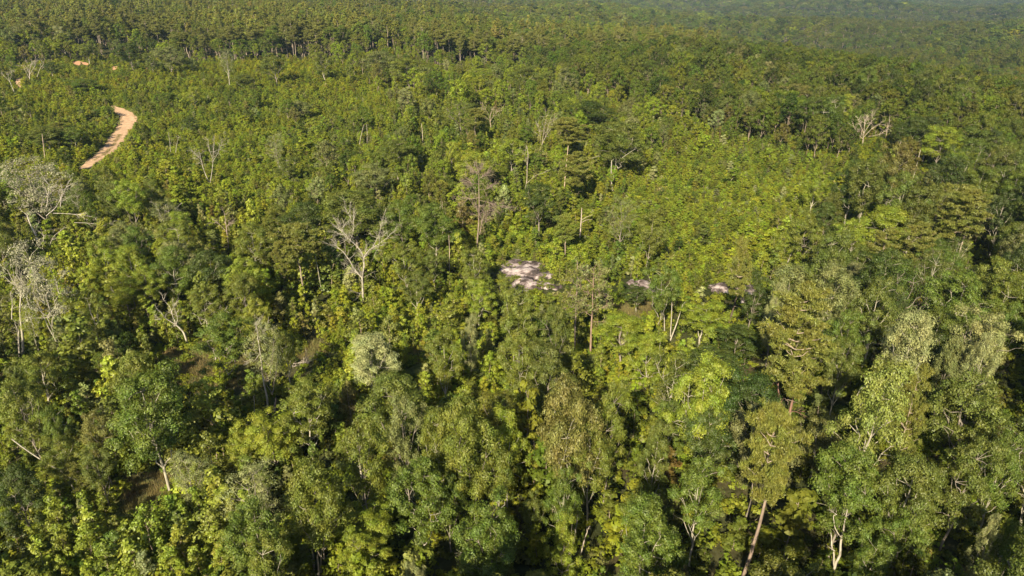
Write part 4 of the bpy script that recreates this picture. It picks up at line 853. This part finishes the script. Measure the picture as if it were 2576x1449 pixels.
SRC_BSH = sources("bush_source", lowres(bush, 5, 580), [LEAFI])
def grass(seed, joined=True):
    rg = np.random.default_rng(seed); mb = MB(); k = 90; P = np.column_stack([rg.normal(0, .45, (k, 2)), np.zeros(k)]); d = unit(np.column_stack([rg.normal(0, .3, (k, 2)), np.ones(k)]))
    a = unit(np.cross(d, rg.normal(size=(k, 3)))); V = np.stack([P - a * .03, P + a * .03, P + d * rg.uniform(.3, .8, (k, 1))], 1).reshape(-1, 3)
    mb.add(V, t=np.arange(k)[:, None] * 3 + np.arange(3)[None]); return mb, None
SRC_GRS = sources("grass_source", lowres(grass, 4, 590), [LEAFI])

def scatter(name, src, x, y, sx, sz, col, label, cat, seed=0, sink=.05):
    n = len(x); rg = np.random.default_rng(seed); me = bpy.data.meshes.new(name); me.vertices.add(n)
    z = T(x, y) - sink; me.vertices.foreach_set("co", np.column_stack([x, y, z]).astype(np.float32).ravel())
    def attr(nm, ty, data, key):
        a = me.attributes.new(nm, ty, 'POINT'); a.data.foreach_set(key, np.ascontiguousarray(data).ravel())
    attr("pick", 'INT', rg.integers(0, src[1], n).astype(np.int32), "value")
    attr("turn", 'FLOAT_VECTOR', np.column_stack([rg.normal(0, .05, n), rg.normal(0, .05, n), rg.uniform(0, 6.28, n)]).astype(np.float32), "vector")
    attr("size", 'FLOAT_VECTOR', np.column_stack([sx, sx, sz]).astype(np.float32), "vector")
    attr("tint", 'FLOAT_COLOR', np.column_stack([col, np.ones(n)]).astype(np.float32), "color")
    g = bpy.data.node_groups.new(name + "_nodes", 'GeometryNodeTree')
    g.interface.new_socket("Geometry", in_out='INPUT', socket_type='NodeSocketGeometry'); g.interface.new_socket("Geometry", in_out='OUTPUT', socket_type='NodeSocketGeometry')
    gi = g.nodes.new("NodeGroupInput"); go = g.nodes.new("NodeGroupOutput"); ip = g.nodes.new("GeometryNodeInstanceOnPoints"); ci = g.nodes.new("GeometryNodeCollectionInfo")
    ci.inputs["Collection"].default_value = src[0]; ci.inputs["Separate Children"].default_value = True; ci.inputs["Reset Children"].default_value = True
    def na(nm, ty):
        q = g.nodes.new("GeometryNodeInputNamedAttribute"); q.data_type = ty; q.inputs["Name"].default_value = nm; return q.outputs["Attribute"]
    er = g.nodes.new("FunctionNodeEulerToRotation")
    g.links.new(gi.outputs[0], ip.inputs["Points"]); g.links.new(ci.outputs[0], ip.inputs["Instance"]); ip.inputs["Pick Instance"].default_value = True
    g.links.new(na("pick", 'INT'), ip.inputs["Instance Index"]); g.links.new(na("turn", 'FLOAT_VECTOR'), er.inputs[0]); g.links.new(er.outputs[0], ip.inputs["Rotation"])
    g.links.new(na("size", 'FLOAT_VECTOR'), ip.inputs["Scale"]); g.links.new(ip.outputs[0], go.inputs[0])
    o = obj(name, me); m = o.modifiers.new("scatter", 'NODES'); m.node_group = g; tag(o, label, cat, kind='stuff'); return o

PAL = ['olive', 'green', 'dark', 'moss', 'lime', 'grey', 'yellow', 'silver', 'brown']
PV = np.array([COL[c] for c in PAL])
def pick(n, wts, rg, var=.12):
    k = rg.choice(len(PAL), n, p=np.array(wts) / sum(wts)); c = PV[k] * rg.uniform(1 - var, 1 + var, (n, 1)) * (1 + rg.normal(0, .05, (n, 3))); return np.clip(c, .01, 1), k
def patch_tint(x, y):                                # slow drift of leaf colour over the ground
    a = np.sin(x / 23 + 1.1) * np.sin(y / 29 + .4) + .6 * np.sin(x / 9 - y / 13) + .5 * np.sin(x / 61 + y / 47)
    return np.column_stack([1 + .10 * a, 1 + .06 * a, 1 - .05 * a])
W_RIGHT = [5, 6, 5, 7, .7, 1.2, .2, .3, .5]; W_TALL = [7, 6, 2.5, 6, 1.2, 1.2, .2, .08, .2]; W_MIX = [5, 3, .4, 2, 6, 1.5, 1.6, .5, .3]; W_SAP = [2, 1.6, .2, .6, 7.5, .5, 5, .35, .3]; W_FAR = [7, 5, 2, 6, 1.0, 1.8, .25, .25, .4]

# trees inside 760 m
x, y, rg = grid(6, 470, 5.6, seed=21)
z, u, v, d = zone(x, y); n = len(x)
def clus(x, y): return np.sin(x / 19 + 2) * np.sin(y / 25 + 1) + .7 * np.sin(x / 8.3 + y / 11) + .4 * np.sin(x / 41 - y / 37)
cl = clus(x, y)
keepp = rg.random(n) < np.select([(z == 2) & (u < 700), z == 2, z == 0, z == 1, z == 3, z == 4], [.74 + .14 * cl, .86 + .08 * cl, .36 + .22 * cl, np.clip(.08 + .2 * (cl - .2), .02, .5), 0, 0])
x, y, z, u, v, d = [q[keepp] for q in (x, y, z, u, v, d)]; n = len(x)
h = np.where(z == 2, rg.uniform(8, 17, n), np.where(z == 0, rg.uniform(5.5, 12, n), 3.4 + 7 * rg.random(n) ** 2))
h = np.where(y > 250, h * 1.05, h) * (1 + .17 * clus(x * .6, y * .6)); r = h * rg.uniform(.16, .27, n) + .35
near_hero = np.zeros(n, bool)
for (a, b, c, _) in HT: near_hero |= (x - a) ** 2 + (y - b) ** 2 < (.72 * (c + r)) ** 2
ok = ~near_hero & off_marks(x, y, r) & free_view(x, y, h, r)
x, y, z, u, v, d, h, r = [q[ok] for q in (x, y, z, u, v, d, h, r)]; n = len(x)
c1, k1 = pick(n, W_TALL, rg); c2, k2 = pick(n, W_MIX, rg); cc = np.where((z == 2)[:, None], c1, c2); kk = np.where(z == 2, k1, k2)
c3, k3 = pick(n, W_TALL, rg); cc = np.where((z == 1)[:, None], c3, cc); kk = np.where(z == 1, k3, kk)
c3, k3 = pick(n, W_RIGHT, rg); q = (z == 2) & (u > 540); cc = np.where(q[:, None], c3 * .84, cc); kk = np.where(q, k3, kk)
inview = (u > -10) & (u < 1034) & (v > -5) & (v - h * FP / d * .8 < 580)
score = np.where(inview, r * h / d ** 2, 0); order = np.argsort(-score)
n_ind = 300 - sum(1 for q in HERO if q[0] == 'b'); ind = order[:n_ind]; rest = order[n_ind:]

# ---- labels for individual fillers: look, size and the nearest landmark
LM = [("the big bare forked tree", *tp(1, 1, 165, 700)), ("the tall brown snag", *tp(1, 1, 1030, 200)), ("the two dying pines", *tp(1, 1, 1840, 950)), ("the large rock outcrop", *tp(1, 1, 1400, 640)),
      ("the long rock ledge", *tp(2, 1, 400, 740)), ("the umbrella pine", *tp(2, 2, 680, 600)), ("the white forked snag", *tp(2, 2, 1180, 1150)), ("the tallest yellow-green tree", *tp(2, 2, 1560, 100)),
      ("the big olive pine", *tp(2, 1, 960, 1100)), ("the silvery dome tree", *tp(2, 1, 1770, 1100)), ("the pale bare fan-shaped tree", *tp(2, 0, 1420, 1000)), ("the great white-trunked oak", *tp(1, 0, 2100, 1150)),
      ("the bright yellow pair of trees", *tp(1, 0, 950, 1200)), ("the twin white poles", *tp(1, 0, 170, 1010)), ("the dirt road bend", *tp(0, 0, 950, 950)), ("the orange clay patches", *tp(0, 0, 600, 490)),
      ("the round-topped bare white tree", *tp(0, 0, 1600, 1200)), ("the big silvery tree at left", *tp(0, 1, 200, 800)), ("the white-limbed leaning tree", *tp(0, 1, 1300, 950)), ("the brown clearing", *tp(0, 1, 1450, 1380)),
      ("the cream-white flowering tree", *tp(1, 1, 230, 1230)), ("the leaning dead trunk", *tp(0, 2, 400, 560)), ("the large tree by the clearing", *tp(0, 2, 1050, 300)), ("the bright yellow-green low tree", *tp(0, 2, 1950, 380)),
      ("the barkless snag", *tp(1, 2, 140, 600)), ("the large fork-stemmed olive tree", *tp(1, 2, 900, 400)), ("the brown-tinged tall tree", *tp(1, 2, 1750, 300)), ("the leaning white lower trunk", *tp(1, 2, 1760, 1150)),
      ("the leaning white trunk at right", *tp(2, 1, 850, 390)), ("the long pale pine trunk at right", *tp(2, 1, 2130, 340)), ("the pine stand at upper left", *tp(0, 0, 1100, 300)), ("the pine stand at upper centre", *tp(1, 0, 1100, 420)),
      ("the three pale bottom stems", *tp(0, 2, 2400, 1380)), ("the small umbrella-crowned pine", *tp(0, 1, 2230, 420)), ("the bottom right corner", 1010, 570), ("the bottom left corner", 14, 570), ("the right frame edge at mid height", 1015, 330), ("the upper right corner", 1010, 20)]
seen = {}
def auto_label(noun, colname, h, r, u, v, group):
    lab = None
    for best in sorted(LM, key=lambda q: (q[1] - u) ** 2 + (q[2] - v) ** 2)[:5]:
        dx, dy = u - best[1], v - best[2]; dd = math.hypot(dx, dy)
        far = "just" if dd < 16 else ("close" if dd < 34 else ("" if dd < 60 else "well"))
        hx = "" if abs(dy) > abs(dx) * 2 else ("right" if dx > 0 else "left"); vy = "" if abs(dx) > abs(dy) * 2 else ("below" if dy > 0 else "beyond")
        rel = vy if not hx else (f"{vy} and {hx} of" if vy else f"{hx} of")
        sz = ("tall " if h > 13 else "low " if h < 8 else "") + ("slim " if r / h < .25 else "broad " if r / h > .33 else "")
        words = f"{sz}{colname} {noun} {far} {rel} {best[0]}".split()
        while len(words) > 16: words.pop(0)
        cand = " ".join(words)
        if lab is None: lab, b0 = cand, best
        if cand not in seen: lab, b0 = cand, best; break
    best = b0
    if lab in seen: g = seen[lab]
    else: seen[lab] = g = f"{group} near {best[0]}"
    return lab, g
for i in ind:
    U, V2, _ = proj(x[i], y[i], float(T(x[i], y[i])) + h[i] * .65)
    lab, g = auto_label("tree", NAME[PAL[kk[i]]], h[i], r[i], float(U), float(V2), "leafy trees")
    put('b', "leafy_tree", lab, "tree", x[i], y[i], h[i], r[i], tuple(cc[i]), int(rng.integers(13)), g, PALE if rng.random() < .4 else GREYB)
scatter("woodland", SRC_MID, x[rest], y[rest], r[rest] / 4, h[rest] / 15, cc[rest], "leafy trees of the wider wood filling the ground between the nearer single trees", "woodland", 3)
ALLT = (x, y, r)

# understorey + sapling thickets
x, y, rg = grid(6, 330, 2.0, seed=31); z, u, v, d = zone(x, y); n = len(x)
patch = np.sin(x / 17 + 1.3) * np.sin(y / 21) + .5 * np.sin(x / 7 + y / 9)
kp = rg.random(n) < np.select([(z == 2) & (u > 640), z == 2, z == 0, z == 1, z == 4, z == 3], [.2, .42, .78, 1, .2, 0])
kp &= (rg.random(n) < np.clip(1.02 + .5 * (np.sin(x / 5.1 + y / 8) * np.sin(y / 4.3 - x / 11) + .45), .3, 1))
x, y, z, u, v, d, patch = [q[kp] for q in (x, y, z, u, v, d, patch)]; n = len(x)
h = rg.uniform(2.4, 4.6, n) * np.where(z == 1, 1, 1.05) * (1 + .16 * patch); h *= np.where(v > 430, 1.25, 1) * (1 + .22 * np.sin(x / 6 + 1) * np.sin(y / 7.5)); h = h * np.where(rg.random(n) < .13, rg.uniform(1.25, 1.9, n), 1); h = h * np.where(rg.random(n) < .2, .65, 1); lo_ = (z == 1) & (y > 105); h = np.where(lo_, h * .68, h); r = h * np.where(lo_, rg.uniform(.28, .46, n), rg.uniform(.17, .32, n))
ok = off_marks(x, y, r) & free_view(x, y, h, r, 1.05)
for (a, b, c, _) in HT: ok &= (x - a) ** 2 + (y - b) ** 2 > 1.0
x, y, z, u, v, d, h, r = [q[ok] for q in (x, y, z, u, v, d, h, r)]; n = len(x)
c1, k1 = pick(n, W_SAP, rg, .18); c2, k2 = pick(n, W_MIX, rg, .18); cc = np.where((z == 1)[:, None], c1, c2); kk = np.where(z == 1, k1, k2)
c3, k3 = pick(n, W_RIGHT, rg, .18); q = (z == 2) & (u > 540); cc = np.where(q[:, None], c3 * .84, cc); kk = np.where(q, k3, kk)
big = rg.random(n) < .012; cc = cc * patch_tint(x, y); cc[big] = COL['cream']; 
inview = (u > 0) & (u < 1024) & (v > 0) & (v < 585); score = np.where(inview & (z != 2), r * h / d ** 2, 0)
order = np.argsort(-score); ind = order[:300]; rest = order[300:]
for i in ind:
    U, V2, _ = proj(x[i], y[i], float(T(x[i], y[i])) + h[i] * .6)
    lab, g = auto_label("sapling", "cream-tipped" if big[i] else NAME[PAL[kk[i]]], h[i] + 4, r[i], float(U), float(V2), "young trees")
    put('s', "young_tree", lab.replace("low ", "") , "sapling", x[i], y[i], h[i], r[i], tuple(cc[i]), int(rng.integers(8)), g, (.3, .24, .17))
scatter("sapling_thicket", SRC_SAP, x[rest], y[rest], r[rest] / 1.1, h[rest] / 4.5, cc[rest], "dense thicket of young saplings regrowing over the cleared ground", "thicket", 4)

# far part of the clearing, coarser
x, y, rg = grid(330, 560, 2.6, seed=33); z, u, v, d = zone(x, y); n = len(x)
kp = (z != 3) & (rg.random(n) < np.where(z == 1, .9, .3)); x, y, u, v, z = [q[kp] for q in (x, y, u, v, z)]; n = len(x)
h = rg.uniform(1.5, 3.6, n); r = h * rg.uniform(.35, .6, n); ok = off_marks(x, y, r) & free_view(x, y, h, r, .7); x, y, h, r = x[ok], y[ok], h[ok], r[ok]
cc, _ = pick(len(x), W_SAP, rg, .2); cc = cc * patch_tint(x, y) * np.array([1.12, 1.06, 1])
scatter("far_thicket", SRC_SAP, x, y, r / 1.1, h / 4.5, cc, "thicket of low young trees on the far side of the clearing below the pine stand", "thicket", 5)

# bushes and weeds
x, y, rg = grid(10, 430, 1.7, seed=41, slope=.82, margin=20); z, u, v, d = zone(x, y); n = len(x)
kp = rg.random(n) < np.select([z == 2, z == 0, z == 1, z == 4], [.7, .7, .95, .4], 0); x, y, z = x[kp], y[kp], z[kp]; n = len(x)
s = rg.uniform(.6, 1.25, n); ok = off_marks(x, y, s * .8) & free_view(x, y, s * 1.1, s * .9, .6); x, y, s, z = x[ok], y[ok], s[ok], z[ok]
cc, _ = pick(len(x), W_SAP, rg, .2)
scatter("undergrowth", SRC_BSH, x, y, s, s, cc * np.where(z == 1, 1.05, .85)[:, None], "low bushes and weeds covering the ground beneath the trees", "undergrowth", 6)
x, y, rg = grid(40, 200, .7, seed=43, slope=.8, margin=10); z, u, v, d = zone(x, y); kp = (z == 4) & (rg.random(len(x)) < .92); x, y = x[kp], y[kp]
kp = off_marks(x, y, np.zeros(len(x))); x, y = x[kp], y[kp]; s = rg.uniform(.6, 1.2, len(x))
cc = np.array([.185, .165, .062]) * rg.uniform(.7, 1.3, (len(x), 1)) * (1 + rg.normal(0, .07, (len(x), 3)))
scatter("dry_grass", SRC_GRS, x, y, s, s, cc, "dry brown grass on the open patches of soil", "grass", 7)

rp = [at(u, v) for u, v in ROCK]; cxy = np.array(rp); g_ = np.random.default_rng(77); P = g_.uniform(cxy.min(0), cxy.max(0), (60, 2)); P = P[inpoly(P[:, 0], P[:, 1], rp)][:26]
scatter("rock_weeds", SRC_BSH, P[:, 0], P[:, 1], g_.uniform(.5, 1., len(P)), g_.uniform(.35, .8, len(P)), np.array([[.12, .14, .03]]) * g_.uniform(.7, 1.3, (len(P), 1)), "weeds and low bushes growing in the hollows of the rock outcrop", "weeds", 78, -.2)
k_ = g_.integers(6, 30, 70); P = RC[k_] + g_.normal(0, .35, (70, 2)); e_ = np.concatenate([LFT, RGT]); P2 = e_ + g_.normal(0, .5, e_.shape); P = np.concatenate([P, P2])
scatter("road_grass", SRC_GRS, P[:, 0], P[:, 1], g_.uniform(.5, 1.1, len(P)), g_.uniform(.3, .8, len(P)), np.array([[.19, .17, .07]]) * g_.uniform(.7, 1.2, (len(P), 1)), "tufts of grass along the middle and verges of the dirt road", "grass", 79)
# pine stand: the nearest rows are single trees, the rest a mass
x, y, rg = grid(330, 780, 6.8, slope=.8, margin=20, seed=51, jit=.7); z, u, v, d = zone(x, y); kp = (z == 3) & (rg.random(len(x)) < .93); x, y, u, v, d = [q[kp] for q in (x, y, u, v, d)]
line = np.interp(u, [-100, 0, 70, 140, 190, 330, 350, 400, 430, 560, 600, 700, 760], [70, 60, 57, 50, 61, 58, 55, 50, 66, 67, 64, 61, 40])
depthin = line - v; n = len(x); big_ = np.sin(x / 33 + 1) * np.sin(y / 41) + .6 * np.sin(x / 15 + y / 19); h = rg.uniform(14, 23, n) * (1 + .12 * big_); r = rg.uniform(2.2, 4.2, n) * np.where(rg.random(n) < .25, 1.45, 1); open_ = np.zeros(n, bool)
for a, b in ((68, 108), (128, 172), (186, 214), (224, 242), (280, 336), (432, 480), (505, 560), (612, 626)): open_ |= (u > a) & (u < b)
dec = rg.random(n) < np.where(depthin < 3.5, np.where(open_, .08, .8), np.where(u > 360, .75, .35))
order = np.argsort(depthin + 100 * ((u < -5) | (u > 1030)) + 50 * dec); ind = order[:140]; rest = order[140:]
for i in ind:
    U, V2, _ = proj(x[i], y[i], float(T(x[i], y[i])) + h[i] * .7); side = "upper left" if U < 380 else "upper centre"
    pos = int(U // 12)
    lab, _g = auto_label("pine", "front row" if depthin[i] < 2.5 else "inner", h[i] - 7.2, r[i], float(U), float(V2), "pines")
    put('q', "pine_tree", lab, "pine", x[i], y[i], h[i], r[i], tuple(np.array(COL['pineg']) * rng.uniform(.8, 1.1)), int(rng.integers(6)), _g, (.30, .245, .20))
pr = rest[~dec[rest]]; cc = np.array(COL['pineg']) * rg.uniform(.62, 1.15, (n, 1)) * (1 + rg.normal(0, .06, (n, 3))) * (1 + .14 * big_)[:, None]
scatter("pine_wood", SRC_PIN, x[pr], y[pr], r[pr] / 3.4, h[pr] / 18, cc[pr], "pine wood behind the front row of trunks", "pine wood", 8)
dr = rest[dec[rest]]; cc, _ = pick(n, W_FAR, rg)
scatter("broadleaf_wood", SRC_MID, x[dr], y[dr], r[dr] / 4 * 1.2, h[dr] / 15 * .78, cc[dr], "leafy trees mixed into the pine wood", "woodland", 9)

# distant forest
X = []; 
for (a, b, s, sd) in ((470, 900, 7.2, 61), (900, 1700, 11, 62), (1700, 3000, 17, 63), (3000, 6500, 32, 64)):
    x, y, rg = grid(a, b, s, slope=.8, margin=40, seed=sd); z, u, v, d = zone(x, y); kp = (z != 3) & ~((z == 1)) & (rg.random(len(x)) < .9); x, y = x[kp], y[kp]; n = len(x)
    big_ = np.sin(x / 67 + 1) * np.sin(y / 90) + .6 * np.sin(x / 31 + y / 44) + .5 * np.sin(x / 150 - y / 210); q_ = np.clip(rg.random(n) * .75 + .16 * big_ + .12, 0, 1); h = (7.5 + 8 * q_ + 5 * q_ ** 6) * (1 + (s - 6) * .012); r = s * (.32 + .34 * q_ * rg.random(n) + .22 * q_ ** 5)
    cc, _ = pick(n, W_FAR, rg, .28); cc = cc * patch_tint(x / 3, y / 3) * patch_tint(x, y) ** .5; ispine = (rg.random(n) * .5 + .25 * (np.sin(x / 110 + 2) * np.sin(y / 130 + 1) + 1)) < (.34 if a < 1000 else .27) + .25 * ss(60, -200, x)
    cc[ispine] = np.array(COL['pineg']) * rg.uniform(.75, 1.05, (ispine.sum(), 1))
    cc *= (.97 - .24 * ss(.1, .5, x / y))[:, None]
    if a < 1000:
        q = ispine; scatter("distant_pines", SRC_PIN, x[q], y[q], r[q] / 3.4, h[q] * 1.15 / 18, cc[q], "distant pines scattered through the far woodland", "woodland", 70)
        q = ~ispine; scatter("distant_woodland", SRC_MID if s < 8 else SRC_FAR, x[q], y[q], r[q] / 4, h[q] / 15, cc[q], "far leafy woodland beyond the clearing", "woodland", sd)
    else:
        nm = {62: "leafy forest on the slopes beyond the near wood", 63: "hazy forest in the far valley", 64: "bluish forest on the horizon hills"}[sd]
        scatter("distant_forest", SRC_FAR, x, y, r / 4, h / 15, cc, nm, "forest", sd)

# ---------------------------------------------------------------- haze
def haze():
    mb = MB(); X0, X1, Y0, Y1, Z0, Z1 = -9500, 9500, -400, 9500, -45, 135
    V = [(X0, Y0, Z0), (X1, Y0, Z0), (X1, Y1, Z0), (X0, Y1, Z0), (X0, Y0, Z1), (X1, Y0, Z1), (X1, Y1, Z1), (X0, Y1, Z1)]
    mb.add(V, [(0, 3, 2, 1), (4, 5, 6, 7), (0, 1, 5, 4), (1, 2, 6, 5), (2, 3, 7, 6), (3, 0, 4, 7)])
    m, n, out = mat("haze"); p = N(n, "ShaderNodeVolumePrincipled"); p.inputs["Density"].default_value = .00005; p.inputs["Color"].default_value = (.46, .70, 1, 1); p.inputs["Anisotropy"].default_value = 0.
    n.links.new(p.outputs[0], out.inputs["Volume"])
    tag(obj("haze", mb.mesh("haze", [m])), None, None, kind='stuff')
haze()
